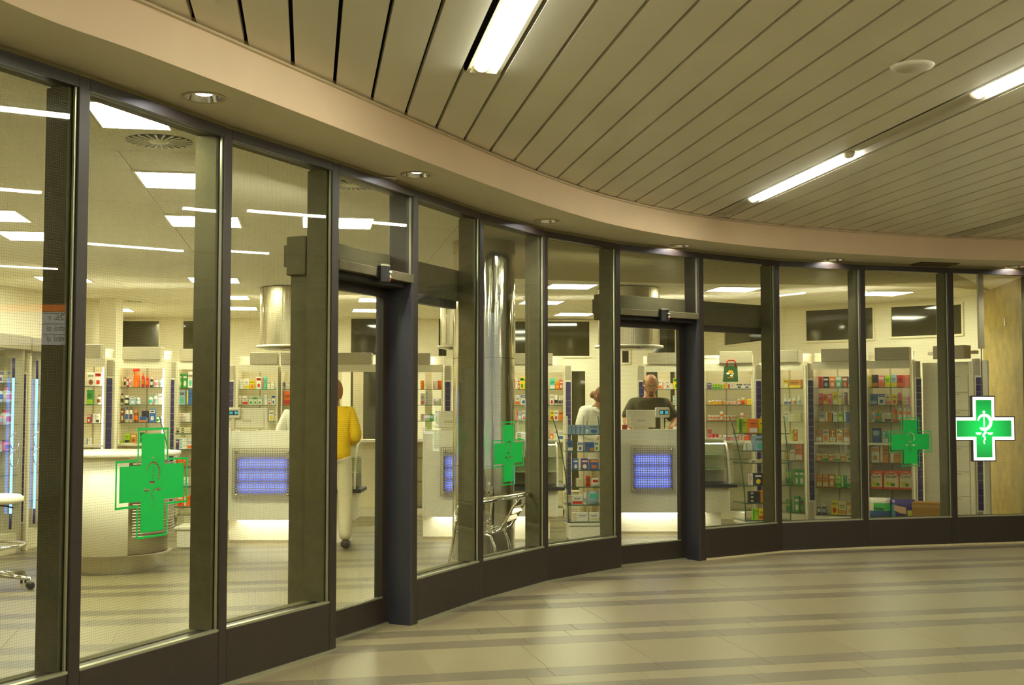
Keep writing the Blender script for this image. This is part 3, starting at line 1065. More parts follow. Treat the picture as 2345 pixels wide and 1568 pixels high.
for (k, x, y, lab) in LP:
    if k == 'xy' and not lab:
        continue
    if k == 'xy':
        c = Vector((x, y))
    else:
        hw = 0.19 if k == 'fl' else 0.3
        c = onz(x, y, ZI).xy + GV * (-0.3 if k[0] == 'f' else 0.3) + (GU * hw if k[1] == 'l' else GU * -hw)
    t = empty('ceiling_light', (c.x, c.y, ZI - 0.003), -SA)
    tag(t, lab, 'light', 'square light panels in the shop ceiling')
    if k == 'fl':
        t.scale = (0.63, 1, 1)
    for nm, me in (('diffuser', pm), ('frame', fm)):
        o = bpy.data.objects.new(nm, me)
        C.objects.link(o)
        o.parent = t

# round swirl vents
for (x, y, lab) in ((365, 321, 'round swirl air vent between the nearest light panels'), (806, 421, 'round swirl air vent above the left sliding door'), (295, 690, 'flat far round air vent near the white pillar'), (1228, 681, 'flat round air vent right of the chrome column')):
    q = onz(x, y, ZI)
    t = empty('swirl_vent', (q.x, q.y, ZI), -SA)
    tag(t, lab, 'vent', 'round vents in the shop ceiling')
    b = MB()
    b.box((-0.29, -0.29, -0.006), (0.29, 0.29, 0.0))
    b.obj('plate', M_CEILIN, t)
    MB().lathe([(0.0, -0.0075), (0.19, -0.0075), (0.19, -0.006)], n=32, cap=False).obj('slot_disc', M_BLACK, t)
    for i in range(24):
        a = 2 * PI * i / 24
        Mi = Matrix.Rotation(a, 4, 'Z')
        MB().add([(0.06, -0.003, -0.008), (0.188, -0.007, -0.008), (0.188, 0.007, -0.008), (0.06, 0.003, -0.008), (0.06, -0.003, -0.013), (0.188, -0.007, -0.013), (0.188, 0.007, -0.013), (0.06, 0.003, -0.013)],
                 [(0, 1, 2, 3), (7, 6, 5, 4), (0, 4, 5, 1), (1, 5, 6, 2), (2, 6, 7, 3), (3, 7, 4, 0)], M=Mi).obj('fin', M_WHITE, t)
    MB().lathe([(0.0, -0.016), (0.05, -0.016), (0.065, -0.008)], n=24, cap=False).obj('hub', M_WHITE, t)

# hall walls outside the picture
for nm, lo, hi in (('wall_right', (13.5, -6, 0), (13.7, 14, 3.7)), ('wall_front', (-4, -6.2, 0), (13.7, -6, 3.7))):
    o = MB().box(lo, hi).obj(nm, M_PLASTER)
    o['kind'] = 'structure'

e_ = FP[-1]
pts_ = [e_, Vector((9.3, 13.35)), Vector((11.6, 12.4)), Vector((13.6, 10.8))]  # unseen wall added to keep world light out of the pane reflections
for a, b_ in zip(pts_[:-1], pts_[1:]):
    u = b_ - a
    o = MB().box((-0.02, 0.0, 0), (u.length + 0.02, 0.12, ZC + 0.3), M=frame(a, u)).obj('wall_far', M_MARBLE)
    o['kind'] = 'structure'

# ------------------------------------------------------------------ products
PAL = dict(W=('white', 'ebe8da'), Y=('yellow', 'ecd21a'), O=('orange', 'f07414'), R=('red', 'd03426'), G=('green', '2a9a3c'), B=('blue', '3a6cb4'), T=('teal', '4cc0a4'), P=('pink', 'e88098'), K=('dark', '34343f'),
           N=('brown', '8a4c2a'), L=('lime', 'aad826'), C=('cream', 'dccfa0'), V=('violet', '6c4a90'), S=('pale blue', '9cb8cc'), A=('amber', 'd08a28'))
KN = dict(B='carton', J='capped jar', T='bottle', P='soft pack', D='tall box', S='spray bottle', M='flat boxes')
KNAME = dict(B='medicine_carton', J='vitamin_jar', T='slim_bottle', P='soft_pack', D='tall_carton', S='spray_bottle', M='flat_carton')
ORD = ['first', 'second', 'third', 'fourth', 'fifth', 'sixth', 'seventh', 'eighth', 'ninth', 'tenth', 'eleventh', 'twelfth', 'thirteenth', 'fourteenth', 'fifteenth', 'sixteenth', 'seventeenth', 'eighteenth', 'nineteenth', 'twentieth']
used_labels = {}


def prod(kind, w, h, c1, c2, seed):
    """origin: bottom centre, front face towards -y"""
    rnd = random.Random(seed)
    A, B_ = hx(PAL[c1][1]), hx(PAL[c2][1])
    dk = tuple(v * 0.35 for v in A)
    wt = hx('efecdf')
    b = MB()
    if kind in 'BDM':
        d = min(max(w * 0.55, 0.03), 0.09)
        b.box((-w / 2, -d / 2, 0), (w / 2, d / 2, h), A, bev=min(0.0015, w * 0.03))
        y = -d / 2 - 0.0006
        pat = rnd.choice((0, 1, 2, 3))

        def quad(x0, z0, x1, z1, c):
            b.add([(x0 * w - w / 2, y, z0 * h), (x1 * w - w / 2, y, z0 * h), (x1 * w - w / 2, y, z1 * h), (x0 * w - w / 2, y, z1 * h)], [(0, 1, 2, 3)], c)
        if kind == 'M':
            for q in range(1, 3):
                b.add([(-w / 2, y, h * q / 3 - 0.001), (w / 2, y, h * q / 3 - 0.001), (w / 2, y, h * q / 3 + 0.001), (-w / 2, y, h * q / 3 + 0.001)], [(0, 1, 2, 3)], dk)
            quad(0.1, 0.1, 0.35, 0.25, B_)
            quad(0.1, 0.43, 0.35, 0.58, B_)
            quad(0.1, 0.76, 0.35, 0.91, B_)
        elif pat == 0:
            quad(0.04, 0.06, 0.96, 0.36, B_)
            quad(0.15, 0.62, 0.8, 0.72, dk)
            quad(0.2, 0.5, 0.7, 0.55, dk)
        elif pat == 1:
            quad(0.04, 0.70, 0.96, 0.94, B_)
            quad(0.2, 0.78, 0.8, 0.86, wt)
            quad(0.25, 0.15, 0.75, 0.45, B_)
        elif pat == 2:
            quad(0.06, 0.05, 0.3, 0.95, B_)
            quad(0.42, 0.68, 0.9, 0.76, dk)
            quad(0.42, 0.5, 0.8, 0.55, dk)
        else:
            b.add([(w * (0.5 + 0.3 * math.cos(t * PI / 6)) - w / 2, y, h * (0.3 + 0.2 * math.sin(t * PI / 6))) for t in range(12)], [tuple(range(12))], B_)
            quad(0.12, 0.68, 0.88, 0.82, dk if c1 in 'WCSLY' else wt)
        m = M_CARTON
    elif kind == 'J':
        r = w / 2 * 0.96
        b.lathe([(r * 0.9, 0), (r, 0.004), (r, h * 0.66), (r * 0.8, h * 0.74)], n=14, col=A)
        b.lathe([(r * 0.86, h * 0.73), (r * 0.88, h * 0.98), (r * 0.8, h)], n=14, col=wt)
        b.lathe([(r * 1.01, h * 0.15), (r * 1.01, h * 0.5)], n=14, col=B_, cap=False, a0=PI * 1.15, a1=PI * 1.85)
        m = M_PLASTIC
    elif kind == 'T':
        r = w / 2 * 0.95
        b.lathe([(r * 0.85, 0), (r, 0.006), (r, h * 0.7), (r * 0.45, h * 0.82)], n=12, col=A)
        b.lathe([(r * 0.45, h * 0.8), (r * 0.45, h)], n=12, col=B_)
        b.lathe([(r * 1.01, h * 0.2), (r * 1.01, h * 0.55)], n=8, col=B_, cap=False, a0=PI * 1.2, a1=PI * 1.8)
        m = M_PLASTIC
    elif kind == 'S':
        r = w / 2 * 0.8
        b.lathe([(r, 0), (r, h * 0.6), (r * 0.4, h * 0.75), (r * 0.4, h * 0.85)], n=12, col=A)
        b.box((-w * 0.45, -0.012, h * 0.85), (w * 0.3, 0.012, h), B_, bev=0.003)
        b.box((-w * 0.32, -0.006, h * 0.68), (-w * 0.22, 0.006, h * 0.86), B_)
        m = M_PLASTIC
    else:
        d = min(0.16, w * 0.7)
        v, f = [], []
        nx, nz = 6, 6
        for sgn in (-1, 1):
            for j in range(nz + 1):
                for i in range(nx + 1):
                    x, z = i / nx * 2 - 1, j / nz * 2 - 1
                    t = max(0.0, (1 - x ** 4) * (1 - abs(z) ** 5))
                    wob = 0.004 * math.sin(9 * x + seed) * math.cos(7 * z + seed)
                    v.append((x * w / 2 * (1 - 0.04 * z * z), sgn * (d / 2 * t ** 0.5) + wob, (z + 1) / 2 * h))
        N = (nx + 1) * (nz + 1)
        for j in range(nz):
            for i in range(nx):
                a = j * (nx + 1) + i
                f.append((a, a + 1, a + nx + 2, a + nx + 1))
                f.append((N + a, N + a + nx + 1, N + a + nx + 2, N + a + 1))
        b.add(v, f, A, smooth=True)
        fr = [(v[j * (nx + 1) + i][0], v[j * (nx + 1) + i][1] - 0.003, v[j * (nx + 1) + i][2]) for j in range(nz + 1) for i in range(nx + 1)]
        ff = [(j * (nx + 1) + i, j * (nx + 1) + i + 1, (j + 1) * (nx + 1) + i + 1, (j + 1) * (nx + 1) + i) for j in range(3, 5) for i in range(1, 5)]
        b.add(fr, ff, B_, smooth=True)
        m = M_PLASTIC
    return b.mesh(KNAME[kind], m)


mcache = {}
nprod = 0


def place(kind, c1, c2, w, h, pos, rz, label, group, cat=None):
    global nprod
    nprod += 1
    w_, h_ = round(w / 0.008) * 0.008, round(h / 0.008) * 0.008
    w_, h_ = max(w_, 0.016), max(h_, 0.024)
    key = (kind, c1, c2, w_, h_)
    if key not in mcache:
        mcache[key] = prod(kind, w_, h_, c1, c2, len(mcache))
    o = bpy.data.objects.new(KNAME[kind], mcache[key])
    C.objects.link(o)
    o.location = pos
    o.rotation_euler = (0, 0, rz)
    tag(o, label, {'B': 'box', 'D': 'box', 'M': 'box', 'J': 'jar', 'T': 'bottle', 'S': 'bottle', 'P': 'pack'}[kind], group)
    return o


def lay(items, A, u, z, rz, where, group, back=0.09):
    """items: (px0, px1, ytop, kind, colour1, colour2); they stand on the line A + s u at height z"""
    w = Vector((-u.y, u.x))
    items = sorted(items, key=lambda t_: t_[0])
    n = len(items)
    for i, (x0, x1, yt, k, c1, c2) in enumerate(items):
        s0, s1 = ray_on(x0, A + w * back, u), ray_on(x1, A + w * back, u)
        p = A + w * back + u * ((s0 + s1) / 2)
        h = max(0.03, zat(yt, p.y) - z)
        lab = '%s and %s %s, %s from left, %s' % (PAL[c1][0], PAL[c2][0], KN[k], ORD[i] if i < len(ORD) else 'far', where) if c1 != c2 else 'plain %s %s, %s from left, %s' % (PAL[c1][0], KN[k], ORD[i], where)
        place(k, c1, c2, abs(s1 - s0) * 0.95, h, (p.x, p.y, z), rz, lab, group)


def run(x0, x1, yt, n, k, cols, jit=3):
    out = []
    r = random.Random(int(x0 * 7 + yt))
    st = (x1 - x0) / n
    for i in range(n):
        c = cols[i % len(cols)]
        out.append((x0 + i * st + 0.3, x0 + (i + 1) * st - 0.3, yt + r.uniform(0, jit), k, c[0], c[1]))
    return out


SHORT = {'the lit unit left of the green cross': 'lit unit left of cross', 'the lit unit above the green cross': 'lit unit above cross', 'the unit behind the left glass gondola': 'unit behind left gondola', 'the unit behind the left till': 'unit behind left till',
         'the unit behind the left assistant': 'unit by left assistant', 'the unit left of the chrome column': 'unit left of column', 'the unit right of the chrome column': 'unit right of column', 'the unit behind the man at the till': 'unit behind bald man',
         'the orange jar unit': 'orange jar unit', 'the green pack unit': 'green pack unit', 'the baby food cabinet': 'baby food cabinet', 'the milk powder cabinet': 'milk powder cabinet', 'the slim unit beside the neon cabinets': 'unit beside neon cabinets'}
SHZ = [1.75, 1.53, 1.31, 1.05, 0.80, 0.47, 0.12]
SHN = ['top shelf', 'second shelf', 'third shelf', 'white shelf', 'fifth shelf', 'sixth shelf', 'bottom shelf']


def bay(px0, px1, Y0, Y1, bname, glass=True, items={}, header=(0.12, 0.9), lit=None, back=M_CAB, see=False, shelves=range(7), depth=0.36, label=None):
    A, B_ = XY(px0, Y0).xy, XY(px1, Y1).xy
    u = (B_ - A)
    L = u.length
    u.normalize()
    rz = math.atan2(u.y, u.x)
    r = empty('shelf_unit', (A.x, A.y, 0), rz)
    tag(r, label or ('cream open shelf unit, ' + bname), 'shelf', 'shelf units round the shop wall')
    if not see:
        MB().box((0, depth, 0), (L, depth + 0.02, 2.05)).obj('back_panel', back, r)
    else:
        MB().box((0, depth, 0), (L, depth + 0.02, 1.05)).obj('back_panel', back, r)
        MB().box((L * 0.30, depth, 1.05), (L * 0.55, depth + 0.02, 2.05)).obj('back_post', back, r)
    for x in (0, L - 0.018):
        MB().box((x, 0, 0), (x + 0.018, depth, 2.05)).obj('side_panel', M_CAB, r)
    MB().box((0, 0.0, 0), (L, depth, 0.1)).obj('plinth', M_CAB, r)
    for i in shelves:
        z = SHZ[i]
        if i in (3,):
            MB().box((0.02, -0.01, z - 0.03), (L - 0.02, depth, z)).obj('shelf_board', M_WHITE, r)
        else:
            MB().box((0.02, 0.024, z - 0.008), (L - 0.02, depth, z - 0.001)).box((0.02, 0.02, z - 0.008), (L - 0.02, 0.024, z - 0.001), mi=1).obj('glass_shelf', [M_GLASS, M_GEDGE], r)
    # shelf standards in the back
    if not see:
        for x in (L * 0.42,):
            MB().box((x, depth - 0.012, 0.1), (x + 0.018, depth, 2.0)).obj('shelf_rail', M_CABG, r)
    # top: fascia box and ledge
    MB().box((0, 0.03, 2.055), (L, depth, 2.10)).obj('top_board', M_CAB, r)
    MB().box((0, 0.19, 2.17), (L, 0.27, 2.21)).obj('ledge', M_WHITE, r)
    MB().box((0, 0.20, 2.10), (L, 0.24, 2.17)).obj('upstand', M_CAB, r)
    MB().box((L * header[0], -0.06, 2.09), (L * header[1], 0.12, 2.25), bev=0.004).obj('header_box', M_CABG, r)
    MB().tube([(max(L * header[0], 0.0) + 0.14, 0.145, 2.118), (min(L * header[1], L) - 0.14, 0.145, 2.118)], 0.012, 8).obj('uplight_tube', M_UPL, r)  # added tube hidden behind the header, lifts the shop ceiling brightness
    MB().box((0.0, -0.034, 1.985), (L, -0.026, 2.09)).obj('valance', M_CAB, r)
    MB().tube([(0.06, 0.0, 2.04), (L - 0.06, 0.0, 2.04)], 0.012, 8).obj('header_lamp', M_HEADL, r)  # added tube hidden behind the valance, brightens the shelves
    if lit:
        MB().tube([(L - 0.04, 0.03, 1.0), (L - 0.04, 0.03, 1.98)] if lit == 'r' else [(0.04, 0.03, 1.0), (0.04, 0.03, 1.98)], 0.009, 8).obj('light_tube', M_CABL, r)
    if glass:
        for (x0, x1) in ((0.01, L / 2 - 0.004), (L / 2 + 0.004, L - 0.01)):
            d = MB().box((x0, -0.022, 0.13), (x1, -0.016, 1.9)).obj('glass_door', M_GLASS, r)
            xh = x1 - 0.05 if x0 < L / 2 - 0.1 else x0 + 0.05
            MB().tube([(xh, -0.022, 1.06), (xh, -0.05, 1.08), (xh, -0.055, 1.13), (xh, -0.05, 1.18), (xh, -0.022, 1.20)], 0.007, 6).obj('handle', M_CHROME, d)
    for si, its in items.items():
        lay(its, A, u, SHZ[si], rz, SHN[si] + ', ' + SHORT.get(bname, bname), 'goods on the shelves of ' + bname)
    return r


def pil(px, Y, lab, z0=0.3, w=0.17, rz=0.0):
    p = XY(px, Y)
    t = empty('pilaster', (p.x, p.y, 0), rz)
    tag(t, lab, 'pilaster', 'pilasters with a purple strip between the shelf units')
    MB().box((-w / 2, -0.06, 0), (w / 2, 0.0, 2.07), bev=0.004).obj('body', M_CABG, t)
    MB().box((-w / 2 - 0.012, -0.03, 0), (-w / 2, 0.0, 2.04)).obj('edge_strip', M_CAB, t)
    MB().box((w / 2, -0.03, 0), (w / 2 + 0.012, 0.0, 2.04)).obj('edge_strip', M_CAB, t)
    b = MB()
    n = 18
    hh = (1.85 - z0) / n
    for i in range(n):
        b.box((-0.034, -0.075, z0 + i * hh + 0.002), (0.034, -0.058, z0 + (i + 1) * hh - 0.002))
    b.obj('purple_strip', M_PURP, t, kind='stuff')
    MB().box((-0.042, -0.065, z0 - 0.02), (0.042, -0.058, 1.87)).obj('strip_backing', M_CAB, t)


ww = [('W', 'S'), ('W', 'R'), ('W', 'B'), ('W', 'G'), ('W', 'K')]
bay(150, 241, 14.4, 14.4, 'the lit unit left of the green cross', False, {
    0: [(200, 217, 853, 'B', 'W', 'N'), (217, 233, 853, 'B', 'W', 'R')], 1: [(199, 214, 893, 'B', 'G', 'L'), (221, 233, 903, 'T', 'W', 'N')],
    2: [(200, 210, 948, 'B', 'R', 'W'), (211, 220, 947, 'B', 'W', 'V'), (221, 229, 947, 'B', 'W', 'K')], 3: [(200, 211, 1003, 'B', 'W', 'B')]}, lit='r')
bay(268, 379, 15.0, 15.0, 'the lit unit above the green cross', False, {
    0: run(270, 301, 862, 5, 'T', [('W', 'R'), ('W', 'Y'), ('W', 'K'), ('R', 'W'), ('W', 'P')]) + [(302, 322, 844, 'S', 'O', 'R'), (323, 331, 853, 'T', 'R', 'O'), (332, 341, 859, 'T', 'R', 'O'), (343, 350, 863, 'T', 'K', 'W'), (352, 362, 866, 'T', 'W', 'P'), (363, 375, 866, 'T', 'W', 'S')],
    1: [(275, 284, 900, 'T', 'C', 'K'), (285, 296, 905, 'J', 'K', 'W'), (297, 312, 907, 'B', 'S', 'W'), (312, 322, 911, 'J', 'S', 'W'), (340, 350, 905, 'T', 'W', 'T'), (352, 362, 902, 'T', 'W', 'S'), (363, 375, 902, 'B', 'W', 'C')],
    2: [(271, 276, 932, 'D', 'W', 'R'), (277, 285, 935, 'D', 'N', 'W'), (287, 296, 931, 'T', 'W', 'B'), (297, 304, 931, 'T', 'W', 'V'), (306, 319, 937, 'T', 'N', 'O'), (321, 338, 953, 'B', 'B', 'O'), (325, 341, 940, 'B', 'K', 'S'), (343, 357, 936, 'B', 'B', 'W'), (358, 367, 952, 'T', 'W', 'G'), (368, 376, 950, 'T', 'W', 'V')],
    3: [(271, 285, 1010, 'M', 'L', 'W'), (287, 300, 992, 'B', 'L', 'K'), (301, 315, 992, 'B', 'A', 'N'), (322, 332, 989, 'B', 'G', 'K')]}, lit='r')
bay(405, 470, 15.5, 15.5, 'the unit behind the left glass gondola', False, {
    0: [(406, 417, 855, 'B', 'G', 'W'), (418, 429, 855, 'B', 'G', 'W'), (430, 442, 851, 'B', 'W', 'T'), (443, 450, 851, 'B', 'W', 'T'), (452, 460, 866, 'B', 'W', 'R')],
    1: [(410, 425, 893, 'B', 'S', 'T'), (427, 441, 892, 'B', 'B', 'Y'), (443, 456, 910, 'B', 'W', 'R')], 2: [(412, 438, 946, 'M', 'W', 'P')]})
bay(542, 636, 16.6, 16.6, 'the unit behind the left till', False, {
    0: [(546, 558, 868, 'D', 'W', 'S'), (559, 571, 867, 'D', 'W', 'Y'), (572, 583, 870, 'D', 'Y', 'O'), (587, 598, 863, 'D', 'W', 'R'), (600, 611, 863, 'D', 'T', 'R'), (612, 619, 874, 'B', 'W', 'C'), (620, 629, 873, 'B', 'W', 'C'), (631, 636, 876, 'B', 'W', 'T')],
    1: [(541, 553, 906, 'B', 'W', 'C'), (555, 568, 906, 'B', 'W', 'R'), (570, 580, 909, 'B', 'W', 'G'), (581, 589, 909, 'B', 'W', 'G'), (590, 600, 909, 'B', 'W', 'G'), (604, 612, 903, 'D', 'W', 'S'), (613, 621, 914, 'B', 'W', 'R'), (622, 631, 905, 'D', 'W', 'B')],
    2: [(606, 615, 938, 'D', 'B', 'W'), (616, 628, 940, 'B', 'W', 'Y'), (629, 636, 945, 'B', 'W', 'Y')]}, header=(0.33, 1.0))
bay(643, 740, 16.6, 16.6, 'the unit behind the left assistant', False, {
    0: [(644, 652, 875, 'B', 'B', 'W'), (655, 663, 874, 'B', 'W', 'C'), (664, 676, 868, 'D', 'W', 'G')], 1: [(650, 668, 895, 'B', 'O', 'R'), (644, 649, 898, 'B', 'T', 'W'), (670, 684, 905, 'B', 'W', 'S')]}, header=(0.0, 0.45))
bay(772, 866, 16.6, 16.6, 'the empty unit seen through the left door', False, {}, header=(-0.2, 0.85), see=True, shelves=(3,))
bay(950, 1014, 16.7, 16.7, 'the unit left of the chrome column', False, {
    0: [(963, 971, 871, 'M', 'O', 'Y'), (991, 1001, 871, 'M', 'W', 'P'), (1002, 1011, 871, 'M', 'O', 'R')], 1: [(963, 973, 901, 'B', 'W', 'P'), (974, 990, 895, 'M', 'W', 'S'), (991, 1010, 912, 'M', 'W', 'R')],
    2: [(963, 984, 947, 'M', 'W', 'P'), (985, 994, 947, 'B', 'G', 'L'), (995, 1001, 948, 'B', 'W', 'S')]}, header=(-0.1, 0.55), see=True)
bay(1160, 1292, 16.7, 16.7, 'the unit right of the chrome column', False, {
    0: [(1178, 1185, 866, 'D', 'W', 'R'), (1186, 1190, 871, 'B', 'R', 'W'), (1191, 1200, 863, 'B', 'Y', 'G'), (1200, 1208, 863, 'B', 'Y', 'G'), (1208, 1215, 864, 'B', 'W', 'B'), (1216, 1256, 868, 'B', 'W', 'T'), (1259, 1271, 866, 'D', 'T', 'W'), (1271, 1281, 871, 'B', 'O', 'Y'), (1281, 1289, 870, 'B', 'R', 'W')],
    1: [(1180, 1191, 905, 'B', 'W', 'O'), (1192, 1206, 903, 'B', 'W', 'B'), (1207, 1216, 905, 'M', 'W', 'K'), (1259, 1268, 903, 'B', 'W', 'R'), (1269, 1278, 903, 'J', 'W', 'K'), (1279, 1285, 906, 'J', 'W', 'K'), (1285, 1292, 905, 'J', 'W', 'K')],
    2: [(1181, 1186, 940, 'B', 'O', 'W'), (1187, 1194, 940, 'B', 'S', 'W'), (1195, 1205, 939, 'B', 'W', 'R'), (1206, 1216, 938, 'B', 'W', 'S'), (1259, 1269, 939, 'B', 'Y', 'R'), (1269, 1278, 940, 'B', 'W', 'R'), (1279, 1289, 942, 'B', 'A', 'O')],
    3: [(1180, 1216, 990, 'M', 'W', 'G'), (1259, 1267, 986, 'B', 'O', 'W'), (1268, 1276, 984, 'B', 'W', 'C'), (1277, 1292, 983, 'B', 'W', 'B')]}, header=(0.1, 0.8))
bay(1478, 1597, 16.6, 16.6, 'the unit behind the man at the till', False, {
    0: [(1505, 1516, 868, 'B', 'W', 'O'), (1517, 1525, 873, 'B', 'W', 'O'), (1526, 1532, 871, 'B', 'W', 'R'), (1533, 1541, 878, 'B', 'W', 'C'), (1542, 1557, 866, 'D', 'Y', 'G')],
    1: [(1534, 1540, 920, 'B', 'O', 'R'), (1541, 1557, 906, 'M', 'W', 'T')], 2: [(1540, 1557, 950, 'B', 'W', 'T')]}, header=(0.05, 0.9), see=True)
bay(1612, 1724, 16.3, 16.15, 'the orange jar unit', False, {
    0: [(1620, 1630, 877, 'B', 'B', 'R')] + run(1631, 1656, 879, 4, 'B', [('L', 'G')], 1) + [(1657, 1666, 879, 'B', 'Y', 'O'), (1667, 1683, 879, 'B', 'W', 'R'), (1686, 1701, 879, 'B', 'W', 'K'), (1703, 1720, 879, 'B', 'W', 'V')],
    1: run(1621, 1661, 916, 5, 'J', [('O', 'Y')], 1) + run(1661, 1688, 918, 3, 'J', [('O', 'W')], 1) + [(1689, 1696, 914, 'J', 'O', 'W'), (1697, 1706, 911, 'J', 'O', 'R'), (1707, 1722, 914, 'B', 'Y', 'O')],
    2: run(1621, 1648, 950, 4, 'J', [('O', 'W')], 1) + [(1648, 1656, 943, 'J', 'O', 'W')] + run(1657, 1684, 950, 4, 'J', [('O', 'W')], 1) + [(1695, 1703, 945, 'J', 'O', 'W')],
    3: [(1621, 1629, 982, 'B', 'P', 'R')] + run(1629, 1645, 992, 2, 'B', [('R', 'P')], 1) + run(1645, 1692, 996, 5, 'J', [('N', 'P'), ('S', 'P')], 1) + run(1693, 1722, 993, 3, 'B', [('W', 'R'), ('R', 'O'), ('N', 'R')], 1)}, header=(0.33, 1.0))
bay(1742, 1843, 16.1, 15.75, 'the green pack unit', True, {
    0: [(1795, 1808, 868, 'B', 'Y', 'W'), (1809, 1838, 870, 'B', 'A', 'Y')], 1: [(1796, 1804, 912, 'J', 'W', 'B'), (1805, 1813, 911, 'J', 'W', 'V'), (1815, 1825, 908, 'J', 'W', 'A'), (1826, 1836, 906, 'J', 'W', 'S')],
    2: [(1796, 1809, 943, 'B', 'W', 'S'), (1810, 1836, 947, 'M', 'C', 'W')], 3: [(1804, 1811, 991, 'T', 'W', 'C'), (1812, 1818, 982, 'D', 'Y', 'L'), (1819, 1825, 983, 'D', 'R', 'Y')],
    4: [(1796, 1807, 1030, 'B', 'Y', 'A'), (1808, 1820, 1030, 'D', 'W', 'C'), (1821, 1838, 1018, 'B', 'O', 'W')], 5: [(1797, 1814, 1075, 'P', 'G', 'L'), (1818, 1829, 1075, 'D', 'G', 'W'), (1829, 1841, 1075, 'D', 'G', 'W')],
    6: [(1797, 1812, 1143, 'P', 'G', 'L'), (1817, 1829, 1136, 'D', 'G', 'W'), (1830, 1841, 1140, 'P', 'G', 'K')]}, header=(0.35, 0.9))
bay(1861, 1974, 15.6, 15.35, 'the baby food cabinet', True, {
    0: run(1871, 1958, 862, 6, 'D', [('R', 'W'), ('K', 'S'), ('O', 'W'), ('T', 'W'), ('N', 'O'), ('B', 'C')], 1), 1: run(1875, 1906, 900, 3, 'B', [('R', 'P'), ('O', 'Y'), ('P', 'R')]) + run(1908, 1930, 895, 2, 'B', [('Y', 'W'), ('C', 'Y')]) + [(1934, 1941, 898, 'B', 'N', 'K'), (1944, 1958, 893, 'M', 'C', 'K')],
    2: run(1876, 1960, 942, 6, 'B', [('S', 'W'), ('A', 'W'), ('W', 'K'), ('L', 'W'), ('B', 'W'), ('P', 'W')]), 3: run(1867, 1962, 982, 6, 'B', [('A', 'W'), ('C', 'O')], 1), 4: run(1868, 1964, 1036, 7, 'B', [('A', 'C'), ('C', 'G')], 2),
    5: run(1868, 1910, 1085, 3, 'B', [('A', 'C')], 1) + run(1911, 1964, 1088, 4, 'B', [('L', 'G'), ('G', 'W'), ('C', 'G'), ('Y', 'L')], 1), 6: [(1868, 1877, 1155, 'T', 'K', 'W'), (1879, 1890, 1152, 'J', 'K', 'S'), (1901, 1916, 1144, 'B', 'Y', 'R'), (1917, 1935, 1146, 'B', 'C', 'A'), (1936, 1953, 1147, 'B', 'C', 'A'), (1954, 1964, 1147, 'B', 'C', 'A')]}, header=(0.2, 0.92))
bay(1984, 2088, 15.25, 15.0, 'the milk powder cabinet', True, {
    0: [(1993, 1997, 859, 'D', 'Y', 'W')] + run(1998, 2085, 858, 6, 'D', [('K', 'A'), ('P', 'O'), ('L', 'Y'), ('S', 'Y'), ('R', 'O'), ('O', 'R')], 1),
    1: [(1995, 2010, 902, 'B', 'B', 'S'), (2012, 2027, 900, 'B', 'W', 'B'), (2029, 2041, 900, 'B', 'C', 'P'), (2043, 2055, 904, 'B', 'Y', 'R'), (2057, 2065, 899, 'D', 'P', 'N'), (2067, 2074, 907, 'B', 'Y', 'G'), (2075, 2087, 908, 'M', 'P', 'W')],
    2: [(1994, 2004, 936, 'T', 'W', 'S'), (2006, 2018, 941, 'T', 'T', 'A'), (2020, 2026, 944, 'T', 'W', 'C'), (2027, 2033, 945, 'D', 'W', 'K'), (2034, 2040, 945, 'D', 'W', 'K'), (2044, 2055, 930, 'T', 'R', 'A'), (2056, 2067, 935, 'T', 'A', 'W'), (2068, 2077, 935, 'T', 'O', 'W'), (2078, 2086, 936, 'T', 'O', 'W')],
    3: [(1996, 2018, 980, 'P', 'B', 'S'), (2020, 2034, 988, 'B', 'T', 'W')], 4: [(1994, 2013, 1022, 'B', 'W', 'A'), (2014, 2034, 1018, 'B', 'A', 'W'), (2036, 2066, 1036, 'B', 'A', 'W'), (2068, 2085, 1036, 'B', 'A', 'C')]}, header=(0.22, 0.98))

for (px, Y, lab, rz) in ((62, 12.75, 'grey pilaster between the two blue neon cabinets', -0.3), (254, 14.5, 'grey pilaster left of the green cross with long purple strip', 0), (396, 15.3, 'grey pilaster right of the green cross, half behind the gondola', 0),
                         (531, 16.45, 'grey pilaster just right of the second mullion', 0), (1026, 16.6, 'grey pilaster just left of the chrome column', 0), (1301, 16.6, 'grey pilaster left of the assistant with the hair bun', 0),
                         (1468, 16.6, 'grey pilaster half hidden by the bald man', 0), (1733, 16.05, 'grey pilaster right of the orange jar unit', 0.2), (1851, 15.65, 'grey pilaster with full length purple strip, left of the baby food cabinet', 0.25),
                         (2097, 14.95, 'grey pilaster behind the right green glass cross', 0.3), (2233, 14.12, 'grey pilaster behind the lit green cross sign', 0.3)):
    pil(px, Y, lab, rz=rz, w=0.075)

# printed infant milk boxes, nappies, carton
A, B_ = XY(1984, 15.25).xy, XY(2088, 15.0).xy
u = (B_ - A).normalized()
rzc = math.atan2(u.y, u.x)


def text_obj(s, size, loc, parent, m, rz=0, shear=0.0, bold=0.0, ext=0.0004):
    cu = bpy.data.curves.new('lettering', 'FONT')
    cu.body = s
    cu.size = size
    cu.align_x = 'CENTER'
    cu.shear = shear
    cu.offset = bold
    cu.extrude = ext
    o = bpy.data.objects.new('lettering', cu)
    C.objects.link(o)
    me = bpy.data.meshes.new_from_object(o.evaluated_get(bpy.context.evaluated_depsgraph_get()))
    bpy.data.objects.remove(o)
    me.materials.clear()
    me.materials.append(m)
    o = bpy.data.objects.new('lettering', me)
    C.objects.link(o)
    o.location = loc
    o.rotation_euler = (PI / 2, 0, rz)
    o.parent = parent
    return o


